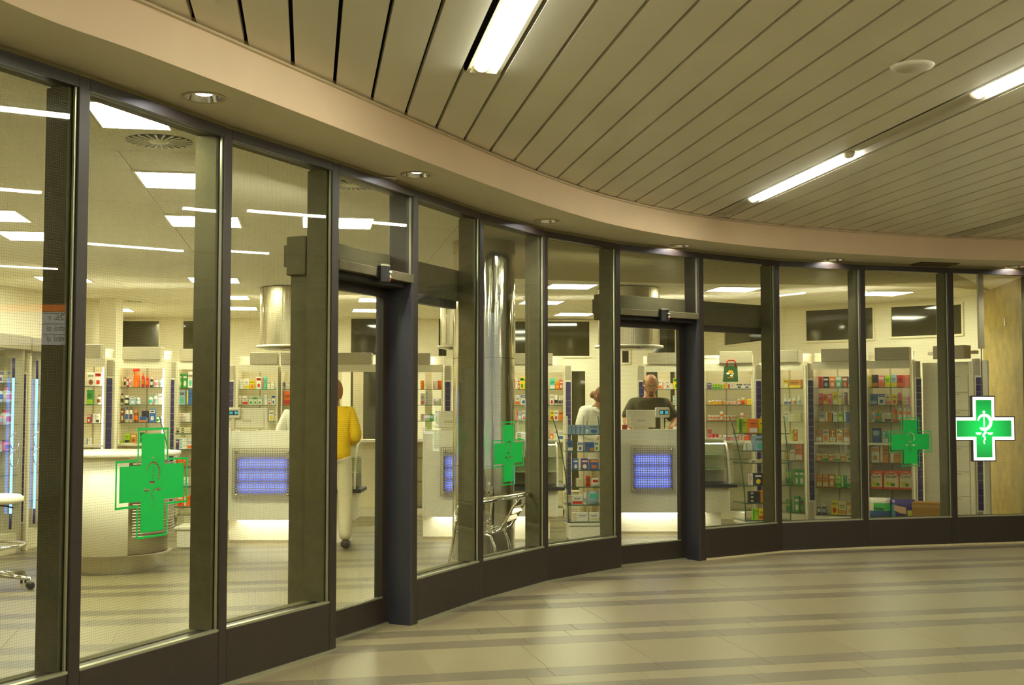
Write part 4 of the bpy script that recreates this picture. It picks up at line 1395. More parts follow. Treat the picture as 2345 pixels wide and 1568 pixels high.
M_INK = mat('navy_ink', hx('2b2a55'), 0.5)
M_INKR = mat('red_ink', hx('b0351c'), 0.5)
for i, (x0, x1, lab) in enumerate(((1993, 2019, 'orange and cream infant milk box, left of three'), (2021, 2057, 'orange and cream infant milk box, middle of three'), (2060, 2089, 'orange and cream infant milk box, right of three'))):
    w = Vector((-u.y, u.x)) * 0.05
    s0, s1 = ray_on(x0, A + w, u), ray_on(x1, A + w, u)
    p = A + w + u * ((s0 + s1) / 2)
    if i == 2:
        p = p - u * 0.012
    hw, h = (0.072, 0.095, 0.078)[i], zat(1077, p.y) - SHZ[5]
    t = empty('milk_powder_box', (p.x, p.y, SHZ[5]), rzc)
    tag(t, lab + ' with dark lettering', 'box', 'infant milk boxes on the sixth shelf')
    b = MB()
    b.box((-hw, -0.03, 0), (hw, 0.06, h), hx('e0541c'), bev=0.002)
    n = 10
    pts = [(-hw * 0.92, h * 0.12)] + [(hw * 0.92, h * 0.12), (hw * 0.92, h * 0.62)] + [(hw * 0.92 * math.cos(a), h * 0.62 + h * 0.3 * math.sin(a)) for a in [PI * j / n for j in range(1, n)]] + [(-hw * 0.92, h * 0.62)]
    b.add([(x, -0.0306, z) for x, z in pts], [tuple(range(len(pts)))], hx('ecd6a8'))
    b.add([(hw * (-0.3 + 0.45 * math.cos(a)), -0.0312, h * (0.3 + 0.12 * math.sin(a))) for a in [2 * PI * j / 14 for j in range(14)]], [tuple(range(14))], hx('c8cc20'))
    b.add([(hw * (0.2 + 0.3 * math.cos(a)), -0.0314, h * (0.25 + 0.09 * math.sin(a))) for a in [2 * PI * j / 14 for j in range(14)]], [tuple(range(14))], hx('58822a'))
    b.add([(-hw * 0.5, -0.0312, h * 0.8), (hw * 0.5, -0.0312, h * 0.8), (hw * 0.42, -0.0312, h * 0.88), (-hw * 0.42, -0.0312, h * 0.88)], [(0, 1, 2, 3)], hx('d2451c'))
    b.obj('carton', M_CARTON, t)
    text_obj('Sunar', 0.062 if i else 0.05, (0, -0.0318, h * 0.62), t, M_INK, shear=0.15)


def nappy(px0, px1, yt, Y, c1, lab, txt, cols):
    p = (XY(px0, Y) + XY(px1, Y)) / 2
    w = (px1 - px0) / F * Y
    h = zat(yt, Y) - SHZ[6]
    t = empty('nappy_pack', (p.x, p.y, SHZ[6]), rzc)
    tag(t, lab, 'pack', 'nappy packs on the bottom shelf')
    b = MB()
    nx, nz = 8, 8
    for sgn in (-1, 1):
        v, f = [], []
        for j in range(nz + 1):
            for i in range(nx + 1):
                x, z = i / nx * 2 - 1, j / nz * 2 - 1
                tt = max(0.0, (1 - x ** 6) * (1 - abs(z) ** 7))
                v.append((x * w / 2, sgn * 0.07 * tt ** 0.5 + 0.004 * math.sin(8 * x + 3) * math.cos(9 * z), (z + 1) / 2 * h))
        f = [(j * (nx + 1) + i, j * (nx + 1) + i + 1, (j + 1) * (nx + 1) + i + 1, (j + 1) * (nx + 1) + i) for j in range(nz) for i in range(nx)]
        if sgn > 0:
            f = [q[::-1] for q in f]
        for q in f:
            b.f.append([len(b.v) + k for k in q])
            cxx = sum(v[k][0] for k in q) / 4 / w + 0.5
            czz = sum(v[k][2] for k in q) / 4 / h
            b.c.append(cols(cxx, czz)); b.m.append(0); b.sm.append(True)
        b.v += v
    b.obj('wrapper', M_PLASTIC, t)
    if txt:
        text_obj(txt, 0.055, (0, -0.083, h * 0.42), t, M_INK, shear=0.1, bold=0.001)
    else:
        MB().add([(-0.09, -0.079, h * .45), (-0.02, -0.083, h * .32), (0.06, -0.082, h * .28), (0.05, -0.082, h * .62), (-0.09, -0.079, h * .72)], [(0, 1, 2, 3, 4)], hx('d9b088')).obj('printed_panel', M_CARTON, t)
        MB().add([(0.07, -0.081, h * .2), (0.12, -0.079, h * .2), (0.12, -0.079, h * .48), (0.07, -0.081, h * .48)], [(0, 1, 2, 3)], hx('c6c63a')).obj('printed_panel', M_CARTON, t)


nappy(1988, 2034, 1139, 15.05, 'T', 'green, white and blue nappy pack with Fixies style lettering', 'Fixies', lambda x, z: hx('e6e2cc') if z > 0.75 else hx('52d060') if (z > 0.4 and x > 0.3) else hx('dfe0b8') if z > 0.4 else hx('3f66a0'))
nappy(2036, 2090, 1143, 14.95, 'V', 'violet blue nappy pack with baby picture patch', None, lambda x, z: hx('453a80') if x > 0.3 or z > 0.8 else hx('4f92a8'))
p = XY(2132, 14.25)
t = empty('cardboard_box', (p.x, p.y, 0.02), rzc)
tag(t, 'closed brown cardboard box on the floor in front of the drawer unit', 'box')
MB().box((-0.22, -0.12, 0), (0.22, 0.16, 0.36), bev=0.004).obj('body', mat('cardboard', hx('a87b36'), 0.75, noise=50, namp=0.06), t)
MB().box((-0.221, -0.122, 0.30), (0.221, -0.1205, 0.335)).box((-0.221, -0.1225, 0.13), (0.221, -0.1205, 0.135)).obj('tape', mat('parcel_tape', hx('b98f4d'), 0.4), t)
text_obj('Cerumar', 0.05, (0.02, -0.1235, 0.06), t, M_INKR)

# drawer unit and end cabinet
def drawer_unit(px0, px1, Y0, Y1, lab, nd=8):
    A, B_ = XY(px0, Y0).xy, XY(px1, Y1).xy
    u = B_ - A
    L = u.length
    rz = math.atan2(u.y, u.x)
    r = empty('drawer_cabinet', (A.x, A.y, 0), rz)
    tag(r, lab, 'cabinet')
    MB().box((0, 0.02, 0), (L, 0.4, 2.05)).obj('body', M_CAB, r)
    MB().box((0.02, 0.0, 0.1), (L * 0.38, 0.02, 2.0), bev=0.002).obj('door', M_CAB, r)
    zz = [0.12, 0.42, 0.72, 1.02, 1.24, 1.46, 1.68, 1.9]
    for a_, b2 in zip(zz[:-1], zz[1:]):
        d = MB().box((L * 0.39, 0.0, a_ + 0.004), (L - 0.02, 0.02, b2 - 0.004), bev=0.002).obj('drawer', M_CAB, r)
        MB().box((L * 0.6, -0.006, b2 - 0.03), (L * 0.8, 0.0, b2 - 0.022)).obj('pull', M_CABG, d)
    MB().box((L * 0.3, -0.06, 2.09), (L * 0.95, 0.12, 2.25), bev=0.004).obj('header_box', M_CABG, r)
    MB().box((0, 0.16, 2.15), (L, 0.26, 2.19)).obj('ledge', M_WHITE, r)
    return r


drawer_unit(2112, 2221, 14.95, 14.5, 'tall cream drawer cabinet between the two green crosses')
r = empty('shelf_unit', (XY(2252, 14.15).x, 14.15, 0), 0.1)
tag(r, 'narrow cream end panel unit against the ochre marble wall', 'shelf', 'shelf units round the shop wall')
MB().box((0, 0, 0), (0.06, 0.35, 2.05)).obj('side_panel', M_CAB, r)
MB().box((0.06, 0.05, 0), (0.10, 0.35, 2.05)).obj('back_panel', M_CABG, r)

# blue neon cabinets on the left
for (px0, px1, Y0, Y1, lab, xs) in ((-30, 54, 11.9, 12.55, 'tall glass cabinet with blue neon strip, cut by the left edge', 0.62), (66, 103, 12.8, 13.1, 'tall glass cabinet with blue neon strip, beside the first mullion', 0.3)):
    A, B_ = XY(px0, Y0).xy, XY(px1, Y1).xy
    u = B_ - A
    L = u.length
    rz = math.atan2(u.y, u.x)
    r = empty('glass_cabinet', (A.x, A.y, 0), rz)
    tag(r, lab, 'cabinet', 'neon cabinets at the left')
    MB().box((0, 0.34, 0), (L, 0.36, 2.1)).obj('back_panel', M_WHITE, r)
    for x in (0, L - 0.04):
        MB().box((x, 0, 0), (x + 0.04, 0.34, 2.1)).obj('side_panel', M_CABG, r)
    MB().box((0, 0.02, 0), (L, 0.34, 0.2)).obj('plinth', M_CAB, r)
    MB().box((-0.03, -0.05, 2.1), (L + 0.03, 0.2, 2.24)).obj('header_box', M_CABG, r)
    for z in (0.5, 0.8, 1.05, 1.32, 1.55, 1.75):
        MB().box((0.04, 0.034, z - 0.006), (L - 0.04, 0.34, z)).box((0.04, 0.03, z - 0.006), (L - 0.04, 0.034, z), mi=1).obj('glass_shelf', [M_GLASS, M_GEDGE], r)
    xx = L * xs
    MB().tube([(xx, -0.03, 0.42), (xx, -0.03, 1.80)], 0.012, 8).obj('neon_tube', M_BLUE2, r)
    MB().tube([(xx, -0.03, 1.80), (xx, -0.03, 2.0)], 0.014, 8).obj('tube_cap', M_PURP, r)
    MB().tube([(xx, -0.03, 0.26), (xx, -0.03, 0.42)], 0.014, 8).obj('tube_cap', M_PURP, r)
    for z in (1.15, 0.97):
        MB().tube([(xx + 0.08 * math.cos(2 * PI * k / 20), -0.06, z + 0.085 * math.sin(2 * PI * k / 20)) for k in range(20)], 0.005, 6, closed=True).obj('ring_handle', M_CHROME, r)
    MB().box((0.04, -0.006, 0.22), (L - 0.04, 0.0, 2.05)).obj('glass_door', M_GLASS, r)
    MB().tube([(L * 0.35, 0.06, 0.3), (L * 0.35, 0.06, 2.0)], 0.01, 8).obj('light_tube', M_CABL, r)
    u.normalize()
    zl = [1.05, 1.32, 1.55, 1.75]
    nm = 'first' if px0 < 0 else 'second'
    for j, z in enumerate(zl):
        its = []
        for q in range(3):
            xa = px0 + 12 + (px1 - px0 - 20) * (q + 0.05) / 3
            its.append((xa, xa + (px1 - px0 - 20) * 0.27, 932 - (z + random.uniform(0.1, 0.16) - 1.5) * F / Y0, random.choice('BTB'), 'WPWWC'[(j + q) % 5], 'PVSRB'[(j * 2 + q) % 5]))
        lay(its, A, u, z, rz, ['lowest', 'second', 'third', 'top'][j] + ' shelf, %s neon cabinet' % nm, 'goods in the neon cabinets', back=0.15)
# goods between the neon cabinets and the first mullion
bay(106, 140, 13.25, 13.45, 'the slim unit beside the neon cabinets', False, {0: [(106, 121, 853, 'B', 'A', 'R')], 1: [(106, 121, 899, 'B', 'W', 'L')], 2: [(106, 121, 947, 'B', 'R', 'O')]}, header=(0, 1))
#@@PART3
# ------------------------------------------------------------------ tills, showcases, hoods
def counter(px, Y, rot, name, mx0, mx1, sc_w=0.60, lab='', lab2='', Wd=0.95):
    o_ = XY(px, Y)
    t = empty('service_counter', (o_.x, Y, 0), rot)
    tag(t, lab, 'counter', 'cream service counters')
    prof = [(0.0, 0.26), (-0.0, 0.60), (0.012, 0.85), (0.045, 1.08), (0.09, 1.235), (0.44, 1.235), (0.44, 0.26)]

    def extr(b, pr, x0, x1, c=(1, 1, 1)):
        n = len(pr)
        v = [(x0, y, z) for y, z in pr] + [(x1, y, z) for y, z in pr]
        b.add(v, [tuple(range(n)), tuple(range(n, 2 * n))[::-1]], c)
        b.add(v, [(i, n + i, n + (i + 1) % n, (i + 1) % n) for i in range(n)], c)
        return b
    extr(MB(), prof, 0.025, Wd - 0.025).obj('front_body', M_WHITE, t)
    wing = [(y - 0.012 if y < 0.4 else y, z + (0.03 if z > 1.2 else 0)) for y, z in prof]
    for x in (0, Wd - 0.025):
        extr(MB(), wing, x, x + 0.025).obj('side_wing', M_WHITE, t)
    MB().box((0.0, 0.14, 0.03), (Wd, 0.44, 0.26)).obj('base', M_WHITE, t)
    MB().box((0.0, 0.12, 0.0), (Wd, 0.44, 0.03)).obj('foot_rail', M_CABG, t)
    MB().box((0.12, 0.02, 0.250), (Wd - 0.02, 0.11, 0.262)).obj('plinth_light', M_LED, t)
    # mesh screen
    z0, z1 = 0.50, 1.045
    MB().box((mx0 + 0.02, -0.004, z0 + 0.02), (mx1 - 0.02, 0.0, z1 - 0.05)).obj('screen_backing', M_WHITE, t)
    MB().box((mx0 + 0.03, -0.03, 0.555), (mx1 - 0.03, -0.026, 0.945)).obj('blue_light_screen', M_BLUES, t)
    MB().box((mx0 + 0.05, -0.026, 0.58), (mx1 - 0.05, -0.004, 0.92)).obj('light_case', M_CABG, t)
    b = MB()
    nx = int((mx1 - mx0) / 0.026)
    for i in range(nx + 1):
        x = mx0 + (mx1 - mx0) * i / nx
        b.box((x - 0.0042, -0.060, z0), (x + 0.0042, -0.056, z1))
    nz = int((z1 - z0) / 0.026)
    for i in range(nz + 1):
        z = z0 + (z1 - z0) * i / nz
        b.box((mx0, -0.0605, z - 0.0042), (mx1, -0.0555, z + 0.0042))
    b.obj('wire_mesh', M_CABG, t, kind='stuff')
    for (x, z) in ((mx0 + 0.04, z1 - 0.04), (mx1 - 0.04, z1 - 0.04), (mx0 + 0.04, z0 + 0.04), (mx1 - 0.04, z0 + 0.04)):
        MB().tube([(x, 0.0, z), (x, -0.066, z)], 0.016, 10).obj('stud', M_CHROME, t)
    # showcase to the right
    s = empty('glass_showcase', (o_.x + Wd * math.cos(rot), Y + Wd * math.sin(rot), 0), rot)
    tag(s, lab2, 'showcase', 'curved glass showcases beside the counters')
    MB().box((0.0, 0.02, 0.26), (sc_w - 0.04, 0.45, 0.56)).obj('front_body', M_CAB, s)
    extr(MB(), [(0.0, 0.26), (0.0, 0.56), (0.45, 0.56), (0.45, 0.26)], sc_w - 0.04, sc_w - 0.015).obj('side_wing', M_WHITE, s)
    MB().box((0.0, 0.14, 0.0), (sc_w - 0.1, 0.45, 0.26)).obj('base', M_WHITE, s)
    MB().box((0.03, 0.03, 0.250), (0.3, 0.10, 0.262)).obj('plinth_light', M_LED, s)
    MB().box((0.0, -0.07, 0.56), (sc_w + 0.06, 0.48, 0.60), bev=0.004).obj('dark_ledge', M_SLATE, s)
    arc = [(0.0 + 0.36 * (1 - math.cos(a)), 0.60 + 0.50 * math.sin(a)) for a in [PI / 2 * k / 10 for k in range(11)]]
    for x in (0.0, sc_w - 0.03):
        b = MB()
        out_ = arc + [(0.48, 1.10)]
        inn_ = [(y + 0.022, z - 0.012) for y, z in out_]
        v = [(x, y, z) for y, z in out_] + [(x, y, z) for y, z in inn_] + [(x + 0.022, y, z) for y, z in out_] + [(x + 0.022, y, z) for y, z in inn_]
        m_ = len(out_)
        for i in range(m_ - 1):
            b.add([v[i], v[i + 1], v[m_ + i + 1], v[m_ + i]], [(0, 1, 2, 3)])
            b.add([v[2 * m_ + i], v[2 * m_ + i + 1], v[3 * m_ + i + 1], v[3 * m_ + i]], [(3, 2, 1, 0)])
            b.add([v[i], v[i + 1], v[2 * m_ + i + 1], v[2 * m_ + i]], [(3, 2, 1, 0)])
            b.add([v[m_ + i], v[m_ + i + 1], v[3 * m_ + i + 1], v[3 * m_ + i]], [(0, 1, 2, 3)])
        b.obj('end_frame', M_WHITE, s)
    b = MB()
    v = [(0.02, y + 0.008, z) for y, z in arc] + [(sc_w - 0.03, y + 0.008, z) for y, z in arc]
    b.add(v, [(i, i + 1, 11 + i + 1, 11 + i) for i in range(10)], smooth=True)
    b.obj('curved_glass', M_GLASS, s)
    MB().box((0.0, 0.34, 1.10), (sc_w, 0.50, 1.125)).obj('top_board', M_WHITE, s)
    MB().box((0.0, 0.46, 0.6), (sc_w, 0.48, 1.1)).obj('back_panel', M_CAB, s)
    for z, y in ((0.76, 0.05), (0.93, 0.14)):
        MB().box((0.02, y, z), (sc_w - 0.03, 0.46, z + 0.008)).obj('glass_shelf', mat_glaze, s)
    return t, s


mat_glaze = mat('pale_green_glass', hx('b6cfa4'), 0.2)
C1 = counter(521, 13.30, 0.0, 'left', 0.075, 0.725, Wd=0.83, lab='cream service counter behind the yellow sweater woman, left of three', lab2='curved glass showcase beside the yellow sweater woman')
C2 = counter(968, 13.65, 0.02, 'middle', 0.21, 0.80, lab='cream service counter half hidden by the chrome column', lab2='curved glass showcase between the column and the blue packs')
C3 = counter(1402, 14.22, 0.0, 'right', 0.213, 0.732, 0.60, Wd=0.80, lab='cream service counter in front of the bald man', lab2='curved glass showcase below the orange jars')


def till(px, yt, yb, wpx, Y, lab, dpx=None, lab2=''):
    z0 = 1.235
    p = XY(px, Y)
    w = wpx / F * Y
    h = zat(yt, Y) - z0
    t = empty('till_monitor', (p.x, Y, z0))
    tag(t, lab, 'monitor', 'till monitors seen from behind')
    MB().box((-w / 2, 0.0, 0.02), (w / 2, 0.045, h), bev=0.006).obj('casing', M_BEIGEP, t)
    MB().box((-w / 2 + 0.04, -0.02, 0.03), (w / 2 - 0.03, 0.0, h - 0.055), bev=0.006).obj('back_cover', M_BEIGEP, t)
    for i in range(5):
        MB().box((-0.05 + i * 0.02, -0.0225, h * 0.38), (-0.04 + i * 0.02, -0.02, h * 0.50)).obj('vent_slot', M_CABG, t)
    MB().box((-0.09, 0.0, 0.001), (0.09, 0.14, 0.02), bev=0.004).obj('foot', M_BEIGEP, t)
    if dpx:
        p = XY(dpx[0], Y - 0.06)
        t = empty('customer_display', (p.x, Y - 0.06, z0))
        tag(t, lab2, 'display', 'customer displays on poles')
        MB().tube([(0, 0.02, 0), (0, 0.02, 0.2)], 0.022, 10).obj('pole', M_BEIGEP, t)
        zc = zat(dpx[1], Y) - z0
        MB().box((-0.085, -0.02, zc - 0.06), (0.085, 0.05, zc + 0.06), bev=0.01).obj('housing', M_BEIGEP, t)
        s = MB().box((-0.038, -0.024, zc - 0.026), (0.068, -0.02, zc + 0.026), bev=0.002).obj('screen', M_BLACK, t)
        b = MB()
        for i, g in enumerate((0, 1, 3, 4)):
            x = -0.028 + g * 0.019
            for (a, b2, c, d) in ((0, 0.026, 0.012, 0.029), (0, 0.0, 0.003, 0.028), (0.009, 0.0, 0.012, 0.028), (0, 0.0125, 0.012, 0.0155), (0, -0.001, 0.012, 0.002)):
                b.box((x + a, -0.0255, zc - 0.014 + b2), (x + c, -0.0245, zc - 0.014 + d))
        b.obj('digits', M_DIG, s, kind='stuff')


till(1468, 938, 979, 66, 14.45, 'cream till monitor in front of the bald man', (1517, 944), 'customer display on a pole in front of the bald man')
till(568, 934, 980, 88, 13.5, 'cream till monitor right of the second mullion, left counter', (533, 945), 'customer display on a pole on the left counter')
till(1028, 941, 985, 62, 13.9, 'cream till monitor half behind the chrome column')

# red sweet tray by the till
p = XY(1430, 14.4)
t = empty('charity_box', (p.x, 14.4, 1.235))
tag(t, 'small red collection box left of the till monitor by the man', 'box')
MB().box((-0.03, -0.02, 0), (0.03, 0.03, 0.055), bev=0.006).obj('body', mat('red_plastic', hx('b8301c'), 0.35), t)
MB().box((-0.012, -0.022, 0.055), (0.012, 0.02, 0.075)).obj('lid', M_WHITE, t)

for (px, Y, lab) in ((665, 15.6, 'brushed steel drum hood above the left counter'), (1078, 15.7, 'brushed steel drum hood left of the chrome column'), (1441, 15.6, 'brushed steel drum hood above the bald man')):
    p = XY(px, Y)
    t = empty('drum_hood', (p.x, Y, 2.24))
    tag(t, lab, 'hood', 'steel drum hoods hung over the counters')
    MB().lathe([(0.40, 0.05), (0.40, 0.80)], n=48, cap=False).obj('drum', M_STEEL, t)
    MB().lathe([(0.41, 0.03), (0.445, 0.03), (0.445, 0.055), (0.40, 0.06)], n=48, cap=False).obj('rim', M_WHITE, t)
    MB().lathe([(0.0, 0.0), (0.30, 0.004), (0.41, 0.03)], n=48, cap=False).obj('glass_dish', mat_glaze2 if 'mat_glaze2' in globals() else M_GLASS, t)
    for a in (0.7, 2.4, 3.9, 5.4):
        MB().tube([(0.42 * math.cos(a), 0.42 * math.sin(a), 0.05), (0.42 * math.cos(a), 0.42 * math.sin(a), 0.81)], 0.004, 6).obj('hanger_rod', M_CHROME, t)
    MB().lathe([(0.36, 0.06), (0.36, 0.10), (0.0, 0.10)], n=32, cap=False).obj('inner_plate', M_CABG, t)

# ------------------------------------------------------------------ polished column
q = XY(1108, 11.25)
t = empty('steel_column', (q.x, 11.25, 0))
tag(t, 'polished chrome clad round column just inside the glass', 'column')
MB().lathe([(0.295, 0.0), (0.295, 0.09), (0.29, 0.1)], n=64, cap=False).obj('base_ring', M_STEEL, t)
MB().lathe([(0.29, 0.1), (0.29, 0.96)], n=64, cap=False).obj('lower_cladding', M_POLISH, t)
MB().lathe([(0.2895, 0.965), (0.2895, 1.95)], n=64, cap=False).obj('middle_cladding', M_POLISH, t)
MB().lathe([(0.2895, 1.955), (0.2895, 2.93)], n=64, cap=False).obj('upper_cladding', M_POLISH, t)
MB().lathe([(0.292, 2.93), (0.292, 3.045)], n=64, cap=False).obj('collar', M_PLBAND, t)
for z in (0.962, 1.952):
    MB().lathe([(0.286, z - 0.006), (0.286, z + 0.006)], n=64, cap=False).obj('joint', M_BLACK, t)
for i in range(4):
    a = -PI / 2 - 0.5 + 0.06 * i
    for z in (1.2, 1.5, 2.2, 2.55):
        if (i + int(z * 10)) % 2 == 0:
            MB().ball((0.29 * math.cos(a), 0.29 * math.sin(a), z), 0.006, 6, 4).obj('rivet', M_CHROME, t)

# ------------------------------------------------------------------ round desk
q = XY(262, 11.27)
cx, cy = q.x, 11.27
t = empty('round_desk', (cx, cy, 0))
tag(t, 'round cream reception desk on a steel ring behind the big green cross', 'desk')
MB().lathe([(0.41, 0.0), (0.41, 0.17)], n=64, cap=False).obj('steel_ring', M_STEEL, t)
b = MB()
b.lathe([(0.52, 0.17), (0.545, 0.175), (0.545, 1.05), (0.52, 1.05)], n=48, cap=False, a0=-PI * 1.1, a1=-PI * 0.32)
b.obj('curved_front', M_WHITE, t)
b = MB()
b.lathe([(0.44, 0.17), (0.50, 0.175), (0.50, 1.0)], n=24, cap=False, a0=-PI * 0.32, a1=PI * 0.4)
b.obj('inner_shell', M_STEEL, t)
for i in range(26):
    z = 0.33 + i * 0.026
    MB().lathe([(0.555, z), (0.562, z + 0.007), (0.555, z + 0.014)], n=16, cap=False, a0=-PI * 0.30, a1=PI * 0.1).obj('rib', M_STEEL, t)
MB().lathe([(0.0, 1.05), (0.60, 1.05), (0.61, 1.06), (0.61, 1.085), (0.60, 1.09), (0.0, 1.09)], n=64, cap=False).obj('desk_top', M_WHITE, t)
MB().lathe([(0.0, 0.168), (0.54, 0.168)], n=48, cap=False).obj('bottom_plate', M_CABG, t)

# ------------------------------------------------------------------ swivel stool
q = XY(-14, 10.05)
t = empty('swivel_stool', (q.x, 10.05, 0))
tag(t, 'chrome swivel stool on castors with white seat, cut by the left edge', 'stool')
MB().lathe([(0.0, 0.70), (0.22, 0.70), (0.25, 0.72), (0.25, 0.75), (0.22, 0.77), (0.0, 0.775)], n=36, cap=False).obj('seat', M_WHITE, t)
MB().tube([(0.0, 0, 0.685), (0.12, -0.05, 0.685), (0.22, -0.09, 0.672)], 0.007, 6).obj('height_lever', M_BLACK, t)
MB().tube([(0, 0, 0.1), (0, 0, 0.4), (0, 0, 0.41), (0, 0, 0.70)], [0.03, 0.03, 0.018, 0.018], 12).obj('gas_column', M_CHROME, t)
MB().tube([(0.27 * math.cos(2 * PI * k / 28), 0.27 * math.sin(2 * PI * k / 28), 0.355) for k in range(28)], 0.013, 8, closed=True).obj('foot_ring', M_CHROME, t)
for k in range(3):
    a = 2 * PI * k / 3 + 0.4
    MB().tube([(0.02 * math.cos(a), 0.02 * math.sin(a), 0.30), (0.27 * math.cos(a), 0.27 * math.sin(a), 0.355)], 0.009, 6).obj('ring_spoke', M_CHROME, t)
for k in range(5):
    a = 2 * PI * k / 5 - 0.12
    lg = MB().tube([(0.02 * math.cos(a), 0.02 * math.sin(a), 0.12), (0.36 * math.cos(a), 0.36 * math.sin(a), 0.085)], [0.024, 0.017], 8).obj('leg', M_CHROME, t)
    cxx, cyy = 0.355 * math.cos(a), 0.355 * math.sin(a)
    Mw = Matrix.Translation((cxx, cyy, 0.032)) @ Matrix.Rotation(a + 0.8, 4, 'Z') @ Matrix.Rotation(PI / 2, 4, 'X')
    b = MB()
    b.lathe([(0.014, -0.026), (0.032, -0.024), (0.032, -0.008), (0.014, -0.006)], n=14, M=Mw)
    b.lathe([(0.014, 0.006), (0.032, 0.008), (0.032, 0.024), (0.014, 0.026)], n=14, M=Mw)
    b.obj('castor', M_BLACK, lg)
    MB().tube([(cxx, cyy, 0.04), (cxx, cyy, 0.09)], 0.009, 6).obj('castor_stem', M_CHROME, lg)

# ------------------------------------------------------------------ gondolas
def gondola(px, Y, ang, w, d, zs, base_z, lab, rows, gname, curved=True, topz=1.40):
    c = XY(px, Y)
    t = empty('glass_gondola', (c.x, Y, 0), ang)
    tag(t, lab, 'display stand', 'glass display gondolas on white bases')
    MB().box((0.02, 0.02, 0.0), (w - 0.02, d - 0.02, base_z - 0.05), bev=0.01).obj('base', M_WHITE, t)
    MB().box((0, 0, base_z - 0.05), (w, d, base_z - 0.01), bev=0.008).obj('base_top', M_WHITE, t)
    for z in zs:
        MB().box((0.0, 0.0, z - 0.008), (w, d, z - 0.001)).obj('glass_shelf', M_GLASS, t)
        MB().box((-0.002, -0.003, z - 0.010), (w + 0.002, 0.0, z)).obj('shelf_edge', M_GEDGE, t)
        MB().box((-0.003, 0.0, z - 0.010), (0.0, d, z)).obj('shelf_edge', M_GEDGE, t)
    for x in (0.0, w - 0.006):
        MB().box((x, 0.01, base_z), (x + 0.006, d - 0.01, topz)).obj('end_glass', M_GLASS, t)
        if curved:
            pts = [(x + 0.003 - (0.18 * (k / 8) ** 2.2 if x < w / 2 else 0.07 * (k / 8) ** 2), 0.0, base_z + (topz - base_z) * (k / 8)) for k in range(9)]
            MB().tube(pts, 0.006, 6).obj('glass_edge', M_GEDGE, t)
        else:
            MB().tube([(x + 0.003, 0, base_z), (x + 0.003, 0, topz)], 0.006, 6).obj('glass_edge', M_GEDGE, t)
    MB().box((w / 2 - 0.004, d / 2 - 0.003, base_z), (w / 2 + 0.004, d / 2 + 0.003, topz)).obj('centre_rail', M_CABG, t)
    u = Vector((math.cos(ang), math.sin(ang)))
    A = Vector((c.x, Y))
    for i, its in rows.items():
        lay(its, A, u, (zs[i]), ang, 'shelf %s, %s' % (['one', 'two', 'three', 'four', 'five', 'six', 'seven'][i], gname), 'goods on ' + gname, back=0.08)
    return t


gondola(403, 12.88, 0.0, 0.46, 0.38, [1.22, 1.05, 0.86, 0.66, 0.44], 0.24, 'tall glass display gondola right of the big green cross', {
    0: [(404, 414, 978, 'B', 'C', 'K'), (415, 440, 978, 'M', 'C', 'K'), (441, 457, 978, 'B', 'C', 'K')], 1: [(404, 412, 1005, 'B', 'V', 'K'), (413, 430, 1003, 'M', 'W', 'T'), (431, 443, 1004, 'B', 'W', 'O'), (444, 457, 1002, 'B', 'B', 'S')],
    2: [(406, 420, 1052, 'B', 'O', 'R'), (421, 432, 1053, 'B', 'O', 'R'), (439, 448, 1052, 'B', 'N', 'R'), (449, 458, 1052, 'B', 'R', 'O')], 3: [(405, 415, 1090, 'T', 'W', 'S'), (416, 436, 1092, 'B', 'W', 'S'), (440, 457, 1086, 'B', 'C', 'N')],
    4: [(410, 424, 1134, 'B', 'O', 'R'), (425, 440, 1134, 'B', 'O', 'W'), (441, 458, 1133, 'B', 'N', 'R')]}, 'the left glass gondola')
gondola(1300, 13.62, 0.10, 0.42, 0.34, [1.195, 1.0, 0.79, 0.60, 0.40, 0.21], 0.21, 'glass display gondola full of blue and white baby food packs', {
    0: run(1298, 1344, 972, 5, 'B', [('S', 'B')], 0.5) + [(1345, 1372, 972, 'B', 'S', 'B')], 1: [(1300, 1311, 1008, 'B', 'B', 'W'), (1322, 1334, 1012, 'B', 'W', 'B'), (1335, 1348, 1012, 'B', 'B', 'A'), (1349, 1360, 1012, 'B', 'B', 'A'), (1361, 1370, 1012, 'B', 'W', 'G')],
    2: [(1311, 1324, 1050, 'B', 'B', 'W'), (1330, 1346, 1050, 'B', 'V', 'W'), (1348, 1370, 1050, 'B', 'B', 'O')], 3: [(1318, 1335, 1094, 'M', 'C', 'W'), (1340, 1352, 1090, 'P', 'R', 'N'), (1353, 1371, 1094, 'P', 'W', 'R')],
    4: [(1308, 1333, 1133, 'B', 'W', 'R'), (1334, 1343, 1126, 'J', 'W', 'S'), (1344, 1371, 1124, 'P', 'S', 'T')], 5: [(1307, 1345, 1173, 'B', 'W', 'C'), (1347, 1371, 1173, 'B', 'W', 'C')]}, 'the baby food gondola')
